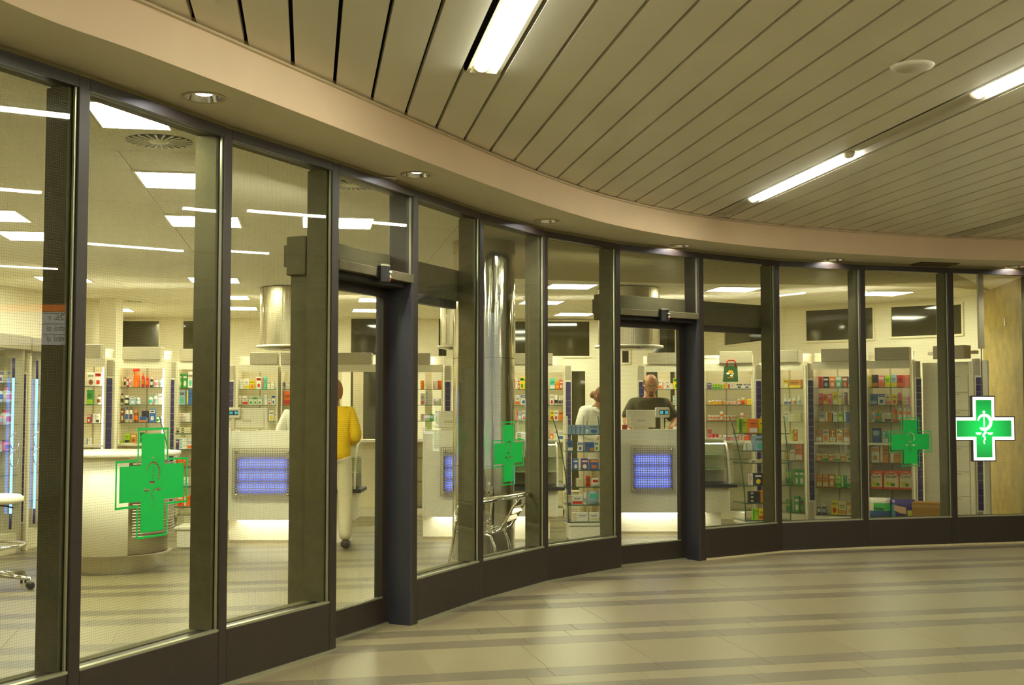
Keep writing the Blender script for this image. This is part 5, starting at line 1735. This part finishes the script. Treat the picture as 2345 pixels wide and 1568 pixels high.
gondola(1704, 13.72, 0.22, 0.56, 0.34, [1.20, 1.005, 0.865, 0.61, 0.41, 0.215], 0.215, 'glass display gondola with lime and orange boxes on top', {
    0: [(1712, 1733, 959, 'B', 'O', 'W'), (1734, 1757, 959, 'B', 'Y', 'L'), (1758, 1775, 960, 'B', 'O', 'Y')], 1: [(1703, 1720, 1015, 'M', 'W', 'G'), (1722, 1753, 998, 'B', 'S', 'T'), (1755, 1768, 1000, 'B', 'B', 'S')],
    2: [(1715, 1740, 1052, 'M', 'C', 'K'), (1742, 1768, 1050, 'M', 'C', 'W')], 3: [(1712, 1722, 1085, 'B', 'W', 'O'), (1723, 1742, 1083, 'B', 'K', 'Y'), (1743, 1763, 1083, 'B', 'R', 'K')], 4: [(1712, 1735, 1124, 'M', 'K', 'C'), (1736, 1762, 1122, 'B', 'A', 'O')],
    5: [(1720, 1732, 1163, 'B', 'L', 'G'), (1733, 1750, 1164, 'B', 'Y', 'R')]}, 'the lime box gondola')
# lime box on the side of the right gondola
p = XY(1700, 14.0)
place('B', 'L', 'G', 0.12, 0.17, (p.x, p.y, 1.20), 0.22, 'large lime green box, leftmost on top of the right gondola', 'goods on the lime box gondola')

# gift bag
p = XY(1673, 16.08)
t = empty('gift_bag', (p.x, 16.08, 1.84), 0.02)
tag(t, 'dark green paper gift bag with red handles above the orange jars', 'bag')
b = MB()
v = [(-0.095, -0.03, 0), (0.10, -0.03, 0), (0.10, 0.04, 0), (-0.095, 0.04, 0), (-0.08, -0.012, 0.21), (0.095, -0.012, 0.21), (0.095, 0.012, 0.21), (-0.08, 0.012, 0.21)]
b.add(v, [(3, 2, 1, 0), (0, 1, 5, 4), (1, 2, 6, 5), (2, 3, 7, 6), (3, 0, 4, 7)], hx('2f5a2c'))
b.obj('bag_body', M_CARTON, t)
MB().tube([(-0.05, -0.014, 0.2), (-0.045, -0.014, 0.27), (-0.03, -0.014, 0.285), (0.05, -0.014, 0.285), (0.065, -0.014, 0.27), (0.07, -0.014, 0.2)], 0.010, 6).obj('handle', mat('red_cord', hx('cf3a1e'), 0.6), t)
b = MB()
for (x, z, rx, rz_, c) in ((0.0, 0.13, 0.035, 0.025, 'e0a020'), (-0.035, 0.11, 0.022, 0.014, 'f0ead8'), (0.012, 0.08, 0.02, 0.013, 'f0ead8'), (0.03, 0.105, 0.016, 0.012, 'e8cfa8'), (0.0, 0.055, 0.05, 0.008, 'b8742a')):
    b.add([(x + rx * math.cos(2 * PI * k / 12), -0.029 + 0.018 * (z + rz_ * math.sin(2 * PI * k / 12)) / 0.21 - 0.0035, z + rz_ * math.sin(2 * PI * k / 12)) for k in range(12)], [tuple(range(12))], hx(c))
b.obj('printed_patches', M_CARTON, t)

# ------------------------------------------------------------------ aluminium cafe chair
def chair():
    ox, oy = -0.16, 10.42
    t = empty('cafe_chair', (ox, oy, 0))
    tag(t, 'aluminium slatted cafe chair with arms in front of the chrome column', 'chair')

    def P(px, py, Y):
        q = W3(px, py, Y)
        return Vector((q.x - ox, q.y - oy, q.z))
    r = 0.0125
    Yn, Yf = 10.17, 10.66
    zseat = 0.46
    rear = -0.03 - ox - 0.06
    X = lambda px, Y: (px - CX) / F * Y - ox
    # arm and back loop
    loop = [(X(1060, Yn), Yn - oy, 0.60), (X(1064, Yn), Yn - oy, 0.655), (X(1085, Yn), Yn - oy, 0.68), (X(1150, Yn), Yn - oy + 0.005, 0.715), (X(1195, Yn), Yn - oy + 0.05, 0.745), (X(1212, 10.3), 10.3 - oy, 0.755), (X(1213, 10.42), 10.42 - oy, 0.757), (X(1210, 10.54), 10.54 - oy, 0.755), (X(1190, Yf), Yf - oy - 0.05, 0.745), (X(1150, Yf), Yf - oy - 0.005, 0.715), (X(1085, Yf), Yf - oy, 0.68), (X(1064, Yf), Yf - oy, 0.655), (X(1060, Yf), Yf - oy, 0.60)]
    MB().tube(loop, 0.016, 10).obj('arm_loop', M_CHROME, t)
    # legs
    for Y in (Yn, Yf):
        MB().tube([(X(1060, Y), Y - oy, 0.60), (X(1058, Y), Y - oy, 0.50), (X(1034, Y), Y - oy + (-0.02 if Y < 10.4 else 0.02), 0.0)], r, 8).obj('leg', M_CHROME, t)
        MB().tube([(X(1120, Y), Y - oy + (0.03 if Y < 10.4 else -0.03), 0.435), (X(1140, Y), Y - oy, 0.42), (X(1150, Y), Y - oy, 0.33), (X(1163, Y), Y - oy + (-0.02 if Y < 10.4 else 0.02), 0.0)], r, 8).obj('leg', M_CHROME, t)
    # back uprights, each running into the seat rail
    for Y in (Yn + 0.05, Yf - 0.05):
        MB().tube([(X(1206, Y), Y - oy, 0.74), (X(1190, Y), Y - oy, 0.66), (X(1172, Y), Y - oy, 0.54), (X(1160, Y), Y - oy, 0.47), (X(1148, Y), Y - oy, 0.445), (X(1065, Y), Y - oy, 0.462)], 0.010, 8).obj('seat_rail', M_CHROME, t)
    for (pxx, z) in ((1195, 0.69), (1184, 0.62), (1174, 0.555)):
        MB().box((X(pxx, 10.4) - 0.006, Yn + 0.05 - oy, z - 0.023), (X(pxx, 10.4) + 0.006, Yf - 0.05 - oy, z + 0.023), bev=0.003).obj('back_slat', M_CHROME, t)
    for i in range(7):
        x = X(1070, 10.4) + i * 0.046
        MB().box((x, Yn + 0.03 - oy, 0.462 - i * 0.002), (x + 0.036, Yf - 0.03 - oy, 0.468 - i * 0.002), bev=0.002).obj('seat_slat', M_CHROME, t)
    t.rotation_euler = (0, 0, -0.24)
    for xx in (X(1063, 10.4), X(1146, 10.4)):
        MB().tube([(xx, Yn - oy, 0.445), (xx, Yf - oy, 0.445)], 0.009, 8).obj('stretcher', M_CHROME, t)


chair()

# ------------------------------------------------------------------ motion sensors
for bi, px, lab in ((4, 871, 'black motion sensor over the left sliding door'), (8, 1519, 'black motion sensor over the right sliding door')):
    a = FP[bi]
    u = (FP[bi + 1] - a).normalized()
    s = ray_on(px, a, u)
    Mx = frame(a + u * s, u)
    t = empty('motion_sensor', (a + u * s).to_3d() + Vector((0, 0, 2.36)), math.atan2(u.y, u.x))
    tag(t, lab, 'sensor', 'door motion sensors')
    b = MB()
    pts = [(0.055 * math.cos(k), -0.062 + 0 * k - 0.045 * abs(math.sin(k)) ** 0.7 if False else -0.05 * math.sin(k) ** 0.6 - 0.004) for k in [PI * j / 10 for j in range(11)]]
    b.prism([(x, y) for x, y in pts][::-1], -0.03, 0.075)
    b.obj('housing', M_BLACK, t)
    b = MB()
    b.prism([(x * 1.04, y * 1.06 + 0.001) for x, y in pts][::-1], 0.075, 0.086)
    b.obj('lid', M_BEAD, t)
    MB().box((0.012, -0.058, 0.035), (0.045, -0.040, 0.045)).obj('mark', M_WHITE, t)
    MB().ball((0.038, -0.046, 0.008), (0.014, 0.008, 0.012)).obj('white_lens', M_WHITE, t)
    MB().ball((0.036, -0.044, -0.013), (0.013, 0.008, 0.012)).obj('red_lens', mat('red_lens', hx('a01812'), 0.2), t)

# ------------------------------------------------------------------ hidden light bars behind the operator boxes, added to brighten the counter fronts
for bi, lab in ((4, 'light bar on the shop side of the left door operator box'), (8, 'light bar on the shop side of the right door operator box')):
    a = FP[bi]
    u = (FP[bi + 1] - a).normalized()
    t = empty('light_bar', (a + u * 0.55 + Vector((-u.y, u.x)) * 0.36).to_3d() + Vector((0, 0, 2.47)), math.atan2(u.y, u.x))
    tag(t, lab, 'light')
    MB().box((-0.53, -0.028, -0.07), (0.53, -0.016, 0.07)).box((-0.53, -0.016, -0.07), (-0.51, 0.07, 0.07)).box((0.51, -0.016, -0.07), (0.53, 0.07, 0.07)).box((-0.51, -0.016, 0.05), (0.51, 0.05, 0.07)).obj('hood', M_FRAME2, t)
    MB().tube([(-0.48, 0.006, 0), (0.48, 0.006, 0)], 0.014, 8).obj('tube', M_BART, t)

# ------------------------------------------------------------------ green crosses
def crosspoly(L, w):
    return [(-w, -L), (w, -L), (w, -w), (L, -w), (L, w), (w, w), (w, L), (-w, L), (-w, w), (-L, w), (-L, -w), (-w, -w)]


def stroke(pts, wd):
    n = len(pts)
    lft, rgt = [], []
    for i, (x, y) in enumerate(pts):
        a, b_ = pts[max(i - 1, 0)], pts[min(i + 1, n - 1)]
        d = Vector((b_[0] - a[0], b_[1] - a[1])).normalized()
        h = (wd[i] if isinstance(wd, list) else wd) / 2
        lft.append((x - d.y * h, y + d.x * h))
        rgt.append((x + d.y * h, y - d.x * h))
    return lft + rgt[::-1]


def symbol(k=1.0, thick=1.0):
    """bowl, scales and snake emblem as simple outlines; k scales, the emblem is about 0.26 tall"""
    S = []
    arc = [(0.052 * math.cos(a) + 0.002, 0.050 + 0.055 * math.sin(a)) for a in [math.radians(168 - (236 if thick > 1.5 else 208) * j / 18) for j in range(19)]]
    S.append(stroke(arc, [0.006 * thick + 0.006 * thick * min(1, j / 9) for j in range(19)]))
    if thick > 1.5:
        S.append(stroke([(0, 0.118), (0, 0.016)], 0.0042 * thick))
    else:
        S.append(stroke([(0, 0.118), (0, 0.114)], 0.0042))
        S.append(stroke([(0, 0.096), (0, 0.016)], 0.0042))
    S.append([(0.008 * thick ** 0.4 * math.cos(2 * PI * j / 10), 0.128 + 0.008 * thick ** 0.4 * math.sin(2 * PI * j / 10)) for j in range(10)])
    for (cx_, cz, r) in ((0.0 if thick > 1.5 else -0.004, 0.008, 0.036 if thick > 1.5 else 0.024), (-0.046, -0.030, 0.024), (0.047, -0.030, 0.024)):
        S.append([(cx_ - r, cz), (cx_ + r, cz)][::-1] + [(cx_ - r * math.cos(a), cz - r * 0.72 * math.sin(a)) for a in [PI * j / 8 for j in range(1, 8)]])
    tail = [(0.012 * math.sin(j * 0.95 + 0.6) * (1 - j / 16), (-0.02 if thick > 1.5 else -0.032) - 0.0075 * j) for j in range(14)]
    S.append(stroke(tail, [0.009 * thick * (1 - j / 20) for j in range(14)]))
    return [[(x * k, y * k) for x, y in s] for s in S]


for bi, lab, sc_ in ((2, 'large green pharmacy cross sticker on the second glass panel', 1.0), (6, 'green pharmacy cross sticker on the glass right of the chrome column', 0.95), (11, 'green pharmacy cross sticker on the glass by the milk powder cabinet', 0.97)):
    a = FP[bi]
    u = (FP[bi + 1] - a)
    L = u.length
    u.normalize()
    w = Vector((-u.y, u.x))
    c = a + u * (L * {2: 0.463, 6: 0.405, 11: 0.49}[bi]) + w * 0.0262
    t = empty('cross_sticker', (c.x, c.y, 1.125), math.atan2(u.y, u.x))
    t.rotation_euler = (PI / 2, 0, math.atan2(u.y, u.x))
    tag(t, lab, 'sticker', 'green pharmacy cross stickers')
    t.scale = (sc_, sc_, 1)
    curve_plate('cross', [crosspoly(0.243, 0.088)] + symbol(0.95), 0.0004, M_GREEN, t)
    curve_plate('outline', [crosspoly(0.272, 0.117), crosspoly(0.261, 0.106)], 0.0004, M_GREEN, t)

# the lit sign
a = FP[12]
u = (FP[13] - a).normalized()
c = XY(2252, 13.52)
t = empty('lit_cross_sign', (c.x, 13.52, W3(2252, 981, 13.52).z))
t.rotation_euler = (PI / 2, 0, 0.10)
tag(t, 'illuminated green pharmacy cross sign with white border and emblem, far right', 'sign')
MB().prism(crosspoly(0.368, 0.137), -0.05, 0.0).obj('housing', M_BLACK, t)
MB().prism(crosspoly(0.355, 0.125), 0.0, 0.004).obj('white_border', M_SIGNW, t)
MB().prism(crosspoly(0.322, 0.092), 0.004, 0.007).obj('green_face', M_SIGNG, t)
Msym = Matrix.Scale(1.45, 4)
b = MB()
for s in symbol(1.45, 2.0):
    ar = sum(s[i - 1][0] * s[i][1] - s[i][0] * s[i - 1][1] for i in range(len(s)))
    b.prism(s if ar > 0 else s[::-1], 0.007, 0.010)
b.obj('emblem', M_SIGNW, t)
MB().tube([(0, 0.37, -0.02), (0, 0.9, -0.02)], 0.006, 6).obj('hanger', M_BLACK, t)
MB().box((-0.03, 0.9, -0.04), (0.03, 3.04 - t.location.z, 0.0)).obj('hanger_plate', M_CABG, t)
# ------------------------------------------------------------------ lit notice board out in the hall, seen mirrored in the glass
a = FP[1]
u = (FP[2] - a).normalized()
nn = Vector((-u.y, u.x))


def mirror(p):
    d = (p - a).dot(nn)
    return p - nn * 2 * d


A_, B_ = mirror(XY(168, 13.6).xy), mirror(XY(-60, 13.6).xy)
du = (B_ - A_).normalized()
t = empty('notice_board', (A_.x, A_.y, 2.20))
t.rotation_euler = (0, 0, math.atan2(du.y, du.x))
tag(t, 'lit hall notice board seen mirrored in the first pane, orange band and black lines', 'sign')
Lb = (B_ - A_).length
sg = 1
MB().box((0, 0.0, 0), (Lb, 0.05, 0.47)).obj('case', M_BLACK, t)
MB().box((0.005, -0.004, 0.005), (Lb - 0.005, 0, 0.38)).obj('white_face', emis('board_white', (1.0, 0.93, 0.75), 1.9), t)
MB().box((0.005, -0.004, 0.385), (Lb - 0.005, 0, 0.465)).obj('orange_band', emis('board_orange', (1.0, 0.22, 0.02), 2.4), t)
for z_ in (0.02, 0.14, 0.26):
    MB().box((0.02, -0.006, z_ + 0.1), (Lb - 0.02, -0.004, z_ + 0.106)).obj('rule_line', M_BLACK, t)
for s_, z_ in (('26. r', 0.285), ('dni ti', 0.165), ('dni d', 0.045)):
    o = text_obj(s_, 0.10, (0.17, -0.0065, z_), t, M_BLACK)
MB().tube([(0.1, 0.02, 0.47), (0.1, 0.02, 1.1)], 0.006, 6).obj('hanger', M_BLACK, t)
MB().tube([(Lb - 0.1, 0.02, 0.47), (Lb - 0.1, 0.02, 1.1)], 0.006, 6).obj('hanger', M_BLACK, t)
#@@PART4
# ------------------------------------------------------------------ people
def skin_mesh(verts, edges, radii, levels=2, root=0):
    me = bpy.data.meshes.new('skeleton')
    me.from_pydata(verts, edges, [])
    o = bpy.data.objects.new('skeleton', me)
    C.objects.link(o)
    sk = o.modifiers.new('skin', 'SKIN')
    sk.use_smooth_shade = True
    for i, r in enumerate(radii):
        me.skin_vertices[0].data[i].radius = r if isinstance(r, tuple) else (r, r)
        me.skin_vertices[0].data[i].use_root = (i == root)
    ss_ = o.modifiers.new('sub', 'SUBSURF')
    ss_.levels = levels
    ss_.render_levels = levels
    m2 = bpy.data.meshes.new_from_object(o.evaluated_get(bpy.context.evaluated_depsgraph_get()))
    bpy.data.objects.remove(o)
    return m2


def add_mesh(b, me, col, mi=0, M=None):
    b.add([v.co for v in me.vertices], [tuple(p.vertices) for p in me.polygons], col, mi, True, M)


def hand(b, wrist, d, up, col, side=1, curl=0.6):
    """palm, four unequal curled fingers and a thumb, growing from the wrist along d; up = back of the hand"""
    d = d.normalized()
    sdv = d.cross(up).normalized() * side
    up = sdv.cross(d).normalized() * side
    V_, E_, R_ = [wrist, wrist + d * 0.045, wrist + d * 0.085], [(0, 1), (1, 2)], [(0.026, 0.018), (0.038, 0.016), (0.036, 0.014)]
    add_mesh(b, skin_mesh(V_, E_, R_, 1), col)
    for k, (off, ln) in enumerate(((-0.030, 0.062), (-0.010, 0.075), (0.010, 0.070), (0.029, 0.054))):
        p0 = wrist + d * 0.075 + sdv * off
        dd = d
        pts = [p0]
        for j, f in enumerate((0.42, 0.33, 0.25)):
            dd = (dd - up * curl * 0.45).normalized()
            pts.append(pts[-1] + dd * ln * f * 1.1)
        add_mesh(b, skin_mesh(pts, [(0, 1), (1, 2), (2, 3)], [0.0095, 0.009, 0.0085, 0.007], 1), col)
    p0 = wrist + d * 0.025 - sdv * 0.03
    p1 = p0 + (d * 0.6 - sdv * 0.8).normalized() * 0.035
    p2 = p1 + (d * 0.9 - sdv * 0.3 - up * 0.3).normalized() * 0.03
    add_mesh(b, skin_mesh([p0, p1, p2], [(0, 1), (1, 2)], [0.013, 0.011, 0.0085], 1), col)


def head(b, c, R3, col, s=1.0):
    """c: head centre; R3: rotation matrix; local face looks along -y"""
    n, m = 20, 14
    v, f = [], []
    for j in range(m + 1):
        t = PI * j / m
        for i in range(n):
            a = 2 * PI * i / n
            x, y, z = math.sin(t) * math.sin(a), -math.sin(t) * math.cos(a), math.cos(t)
            rx, ry, rz = 0.083, 0.101, 0.114
            X, Y, Z = x * rx, y * ry, z * rz
            if Z < 0:
                k = -Z / 0.114
                X *= 1 - 0.30 * k * k
                if Y > 0:
                    Y *= 1 - 0.45 * k
                else:
                    Y *= 1 - 0.06 * k
            if Y < -0.05 and -0.035 < Z < 0.03:
                Y += 0.006 * math.cos(a) if abs(X) > 0.012 else 0.0
            v.append((X, Y, Z))
    for j in range(m):
        for i in range(n):
            f.append((j * n + i, (j + 1) * n + i, (j + 1) * n + (i + 1) % n, j * n + (i + 1) % n))
    M = Matrix.Translation(c) @ R3.to_4x4() @ Matrix.Scale(s, 4)
    b.add(v, f, col, 0, True, M)
    # nose, brow, ears, lips
    b.add([(0, -0.098, 0.018), (-0.013, -0.094, -0.025), (0.013, -0.094, -0.025), (0, -0.122, -0.022), (0, -0.095, -0.034)], [(0, 1, 3), (0, 3, 2), (1, 4, 3), (4, 2, 3)], col, 0, True, M)
    b.ball((0, -0.105, -0.024), (0.014, 0.013, 0.010), 8, 6, col, 0, M)
    for sx in (-1, 1):
        b.ball((sx * 0.078, 0.008, -0.002), (0.009, 0.018, 0.030), 8, 6, col, 0, M)
        b.ball((sx * 0.030, -0.088, 0.008), (0.014, 0.010, 0.008), 8, 6, hx('e8e0d0'), 0, M)
        b.ball((sx * 0.030, -0.0965, 0.007), (0.006, 0.004, 0.006), 6, 4, hx('2a2018'), 0, M)
        b.box((sx * 0.030 - 0.017, -0.1, 0.024), (sx * 0.030 + 0.017, -0.088, 0.030), hx('6a4a30'), 0, M)
    b.ball((0, -0.091, -0.055), (0.024, 0.010, 0.006), 8, 6, hx('a05a4a'), 0, M)
    return M


def human(name, lab, loc, rz, s, J, top, trouser, tcol_m, pcol_m, hairfn=None, coat=False, shoe=True, sleeve='long', headrot=(0, 0, 0), facial=None, skincol='c08a60'):
    """J: joint overrides in body space (metres at 1.75 m height), facing -y"""
    t = empty('person', loc, rz)
    t.scale = (s, s, s)
    tag(t, lab, 'person', 'people in the shop')
    P_ = dict(pel=(0, 0, 0.95), ab=(0, 0.0, 1.10), ch=(0, 0.0, 1.28), nk=(0, 0.0, 1.45), hd=(0, -0.01, 1.60),
              shl=(0.17, 0, 1.40), shr=(-0.17, 0, 1.40), ell=(0.23, 0.02, 1.14), elr=(-0.23, 0.02, 1.14), wrl=(0.22, -0.08, 0.92), wrr=(-0.22, -0.08, 0.92),
              hpl=(0.09, 0, 0.91), hpr=(-0.09, 0, 0.91), knl=(0.10, -0.01, 0.50), knr=(-0.10, -0.01, 0.50), anl=(0.10, 0.03, 0.09), anr=(-0.10, 0.03, 0.09))
    P_.update(J)
    P_ = {k: Vector(v) for k, v in P_.items()}
    sc = hx(skincol)
    b = MB()
    names = ['pel', 'ab', 'ch', 'nk', 'hd', 'shl', 'ell', 'wrl', 'shr', 'elr', 'wrr', 'hpl', 'knl', 'anl', 'hpr', 'knr', 'anr']
    rad = [(0.13, 0.10), (0.12, 0.09), (0.14, 0.10), (0.055, 0.055), (0.05, 0.05), 0.058, 0.043, 0.029, 0.058, 0.043, 0.029, 0.085, 0.058, 0.038, 0.085, 0.058, 0.038]
    ix = {n_: i for i, n_ in enumerate(names)}
    ed = [('pel', 'ab'), ('ab', 'ch'), ('ch', 'nk'), ('nk', 'hd'), ('ch', 'shl'), ('shl', 'ell'), ('ell', 'wrl'), ('ch', 'shr'), ('shr', 'elr'), ('elr', 'wrr'), ('pel', 'hpl'), ('hpl', 'knl'), ('knl', 'anl'), ('pel', 'hpr'), ('hpr', 'knr'), ('knr', 'anr')]
    add_mesh(b, skin_mesh([P_[n_] for n_ in names], [(ix[a], ix[c]) for a, c in ed], rad), sc)
    from mathutils import Euler
    R3 = Euler(headrot).to_matrix()
    Mh = head(b, P_['hd'], R3, sc)
    for side, e_, w_ in ((1, 'ell', 'wrl'), (-1, 'elr', 'wrr')):
        hand(b, P_[w_], P_[w_] - P_[e_], Vector((0.0, -0.2, 1)) if abs((P_[w_] - P_[e_]).normalized().z) < 0.8 else Vector((side, 0, 0)), sc, side)
    b.obj('body', M_PERSON, t)
    # upper garment
    b = MB()
    g = 1.22
    nm = ['pel', 'ab', 'ch', 'nb', 'shl', 'ell', 'shr', 'elr']
    q = {k: P_[k] for k in nm if k in P_}
    q['nb'] = P_['ch'].lerp(P_['nk'], 0.80)
    q['wl'] = P_['ell'].lerp(P_['wrl'], 0.93)
    q['wr'] = P_['elr'].lerp(P_['wrr'], 0.93)
    hem = P_['pel'] + Vector((0, 0, -0.08 if not coat else -0.30))
    VV = [hem, P_['pel'] + Vector((0, 0, 0.06)), q['ab'], q['ch'], q['nb'], q['shl'], q['ell'], q['shr'], q['elr']]
    RR = [(0.20, 0.15), (0.19, 0.14), (0.18, 0.13), (0.16, 0.125), (0.105, 0.09), 0.080, 0.068, 0.082, 0.068]
    EE = [(0, 1), (1, 2), (2, 3), (3, 4), (3, 5), (5, 6), (3, 7), (7, 8)]
    if sleeve == 'long':
        VV += [q['wl'], q['wr']]
        RR += [0.048, 0.048]
        EE += [(6, 9), (8, 10)]
    else:
        VV[6] = P_['shl'].lerp(P_['ell'], 0.92)
        VV[8] = P_['shr'].lerp(P_['elr'], 0.92)
        RR[6] = RR[8] = 0.075
    add_mesh(b, skin_mesh(VV, EE, RR, root=3), (1, 1, 1))
    b.obj(top, tcol_m, t)
    # trousers
    b = MB()
    add_mesh(b, skin_mesh([P_['pel'] + Vector((0, 0, 0.06)), P_['hpl'] + Vector((0, 0, -0.03)), P_['knl'], P_['anl'] + Vector((0, 0, -0.02)), P_['hpr'] + Vector((0, 0, -0.03)), P_['knr'], P_['anr'] + Vector((0, 0, -0.02))],
                          [(0, 1), (1, 2), (2, 3), (0, 4), (4, 5), (5, 6)], [(0.155, 0.12), 0.108, 0.078, 0.076, 0.108, 0.078, 0.076]), (1, 1, 1))
    b.obj(trouser, pcol_m, t)
    for k in ('anl', 'anr'):
        p = P_[k]
        b = MB()
        b.tube([(p.x, p.y + 0.05, 0.045), (p.x, p.y + 0.03, 0.05), (p.x, p.y - 0.05, 0.048), (p.x, p.y - 0.13, 0.036), (p.x, p.y - 0.19, 0.03)], [0.02, 0.045, 0.045, 0.042, 0.02], 10)
        b.obj('shoe', M_SHOE, t)
    if hairfn:
        b = MB()
        hairfn(b, Mh)
        b.obj('hair', M_HAIR, t)
    if facial:
        facial(t, Mh)
    return t


M_PERSON = mat('skin_tone', rough=0.55, vcol=True)
M_SHOE = mat('dark_shoe', hx('2a211c'), 0.5)
M_HAIR = mat('hair_strands', rough=0.7, vcol=True, bump=0.6, bscale=120)
M_YEL = mat('yellow_knit', hx('eec40a'), 0.85, noise=25, namp=0.06, bump=0.8, bscale=45)
M_WTR = mat('white_trousers', hx('d8ccaa'), 0.8, bump=0.9, bscale=14)
M_COAT = mat('white_coat', hx('ecebdc'), 0.8, bump=0.6, bscale=12)
M_TEE = mat('olive_tee', hx('4c4628'), 0.85, bump=0.6, bscale=12)
M_JEAN = mat('dark_trousers', hx('34343c'), 0.8)


def cap_hair(col, back=True, low=-0.05, top=1.0):
    def fn(b, Mh):
        n, m = 20, 12
        v, f = [], []
        for j in range(m + 1):
            t = PI * 0.72 * j / m
            for i in range(n):
                a = 2 * PI * i / n
                x, y, z = math.sin(t) * math.sin(a) * 0.086, -math.sin(t) * math.cos(a) * 0.108, math.cos(t) * 0.128
                front = -y / 0.108
                if front > 0.35 and z < 0.055:
                    x, y = x * 0.86, y * 0.80
                v.append((x, y, max(z, low) + 0.002))
        f = [(j * n + i, (j + 1) * n + i, (j + 1) * n + (i + 1) % n, j * n + (i + 1) % n) for j in range(m) for i in range(n)]
        b.add(v, f, hx(col), 0, True, Mh)
    return fn


def long_hair(col):
    def fn(b, Mh):
        cap_hair(col, low=-0.12)(b, Mh)
        add_mesh(b, skin_mesh([(0, 0.04, 0.05), (0, 0.07, -0.05), (0, 0.06, -0.12)], [(0, 1), (1, 2)], [(0.075, 0.05), (0.075, 0.05), (0.05, 0.03)], 2), hx(col), M=Mh)
    return fn


def bun_hair(col):
    def fn(b, Mh):
        cap_hair(col, low=-0.07)(b, Mh)
        b.ball((0, 0.125, -0.03), (0.045, 0.045, 0.045), 12, 8, hx(col), 0, Mh)
        for k in range(9):
            a = 2 * PI * k / 9
            b.ball((0.032 * math.cos(a), 0.145, -0.03 + 0.032 * math.sin(a)), 0.018, 8, 6, hx('a87a4a'), 0, Mh)
    return fn


def bald_hair(b, Mh):
    n = 16
    for zz0, zz1 in ((-0.045, 0.06),):
        v = []
        m = 6
        for j in range(m + 1):
            z = zz0 + (zz1 - zz0) * j / m
            k = math.sqrt(max(0, 1 - (z / 0.118) ** 2))
            for i in range(n + 1):
                a = PI * (-0.14 + 1.28 * i / n)
                rr = 1.035 if 0 < i < n else 0.99
                v.append((0.083 * k * rr * math.cos(a), 0.101 * k * rr * math.sin(a), z))
        f = [(j * (n + 1) + i, j * (n + 1) + i + 1, (j + 1) * (n + 1) + i + 1, (j + 1) * (n + 1) + i) for j in range(m) for i in range(n)]
        b.add(v, f, hx('5a4028'), 0, True, Mh)


def man_face(t, Mh):
    b = MB()
    # goatee and moustache
    b.ball((0, -0.086, -0.085), (0.026, 0.016, 0.020), 10, 8, hx('6a4630'), 0, Mh)
    b.ball((0, -0.097, -0.044), (0.028, 0.007, 0.006), 10, 6, hx('6a4630'), 0, Mh)
    b.obj('beard', M_HAIR, t)
    b = MB()
    for sx in (-1, 1):
        b.tube([(sx * 0.031 + 0.021 * math.cos(2 * PI * k / 16), -0.112, 0.006 + 0.014 * math.sin(2 * PI * k / 16)) for k in range(16)], 0.0016, 6, closed=True, M=Mh)
        b.tube([(sx * 0.052, -0.110, 0.008), (sx * 0.082, -0.03, 0.008), (sx * 0.084, 0.01, 0.004)], 0.0014, 6, M=Mh)
    b.tube([(-0.010, -0.112, 0.010), (0, -0.116, 0.013), (0.010, -0.112, 0.010)], 0.0016, 6, M=Mh)
    b.obj('spectacles', M_CHROME, t, kind='stuff')


p = XY(766, 12.93)
human('person', 'person in yellow knit sweater and white trousers, back turned, at the left counter', (p.x, 12.93, 0), PI, 1.045,
      dict(shl=(0.165, 0, 1.375), shr=(-0.165, 0, 1.375), ell=(0.235, 0.03, 1.12), elr=(-0.235, 0.03, 1.12), wrl=(0.10, -0.24, 1.06), wrr=(-0.10, -0.24, 1.06), anl=(0.12, 0.02, 0.09), anr=(-0.13, 0.06, 0.09), knr=(-0.12, 0.0, 0.50)),
      'sweater', 'trousers', M_YEL, M_WTR, long_hair('9a6430'))
p = XY(1487, 15.1)
human('person', 'bald person with glasses and olive t-shirt looking down behind the right counter', (p.x, 15.1, 0), 0.06, 1.155,
      dict(nk=(0, -0.03, 1.42), hd=(0.0, -0.085, 1.54), shl=(0.18, 0, 1.325), shr=(-0.18, 0, 1.325), ell=(0.27, -0.06, 1.14), elr=(-0.27, -0.06, 1.14), wrl=(0.18, -0.24, 1.06), wrr=(-0.18, -0.24, 1.06)),
      'shirt', 'trousers', M_TEE, M_JEAN, bald_hair, sleeve='short', headrot=(0.42, 0, 0), facial=man_face, skincol='c88f62')
p = XY(1352, 15.4)
human('person', 'person in white coat with curly hair bun leaning over behind the blue pack gondola', (p.x, 15.4, 0), 0.75, 1.05,
      dict(ab=(0, 0.0, 1.10), ch=(0, -0.05, 1.27), nk=(0, -0.13, 1.43), hd=(0, -0.19, 1.56), shl=(0.17, -0.06, 1.38), shr=(-0.17, -0.06, 1.38), ell=(0.25, -0.12, 1.14), elr=(-0.27, -0.06, 1.14), wrl=(0.15, -0.35, 1.05), wrr=(-0.15, -0.30, 1.05)),
      'white_coat', 'trousers', M_COAT, M_WTR, bun_hair('7a5030'), coat=True, headrot=(0.35, 0, 0))
p = XY(689, 14.55)
human('person', 'person in white coat behind the left counter, mostly hidden by the third mullion', (p.x, 14.55, 0), 0.25, 1.02,
      dict(shl=(0.165, 0, 1.375), shr=(-0.165, 0, 1.375), ell=(0.26, -0.02, 1.12), elr=(-0.26, -0.02, 1.12), wrl=(0.18, -0.22, 1.02), wrr=(-0.20, -0.18, 1.02)),
      'white_coat', 'trousers', M_COAT, M_WTR, cap_hair('6a4426', low=-0.08), coat=True)
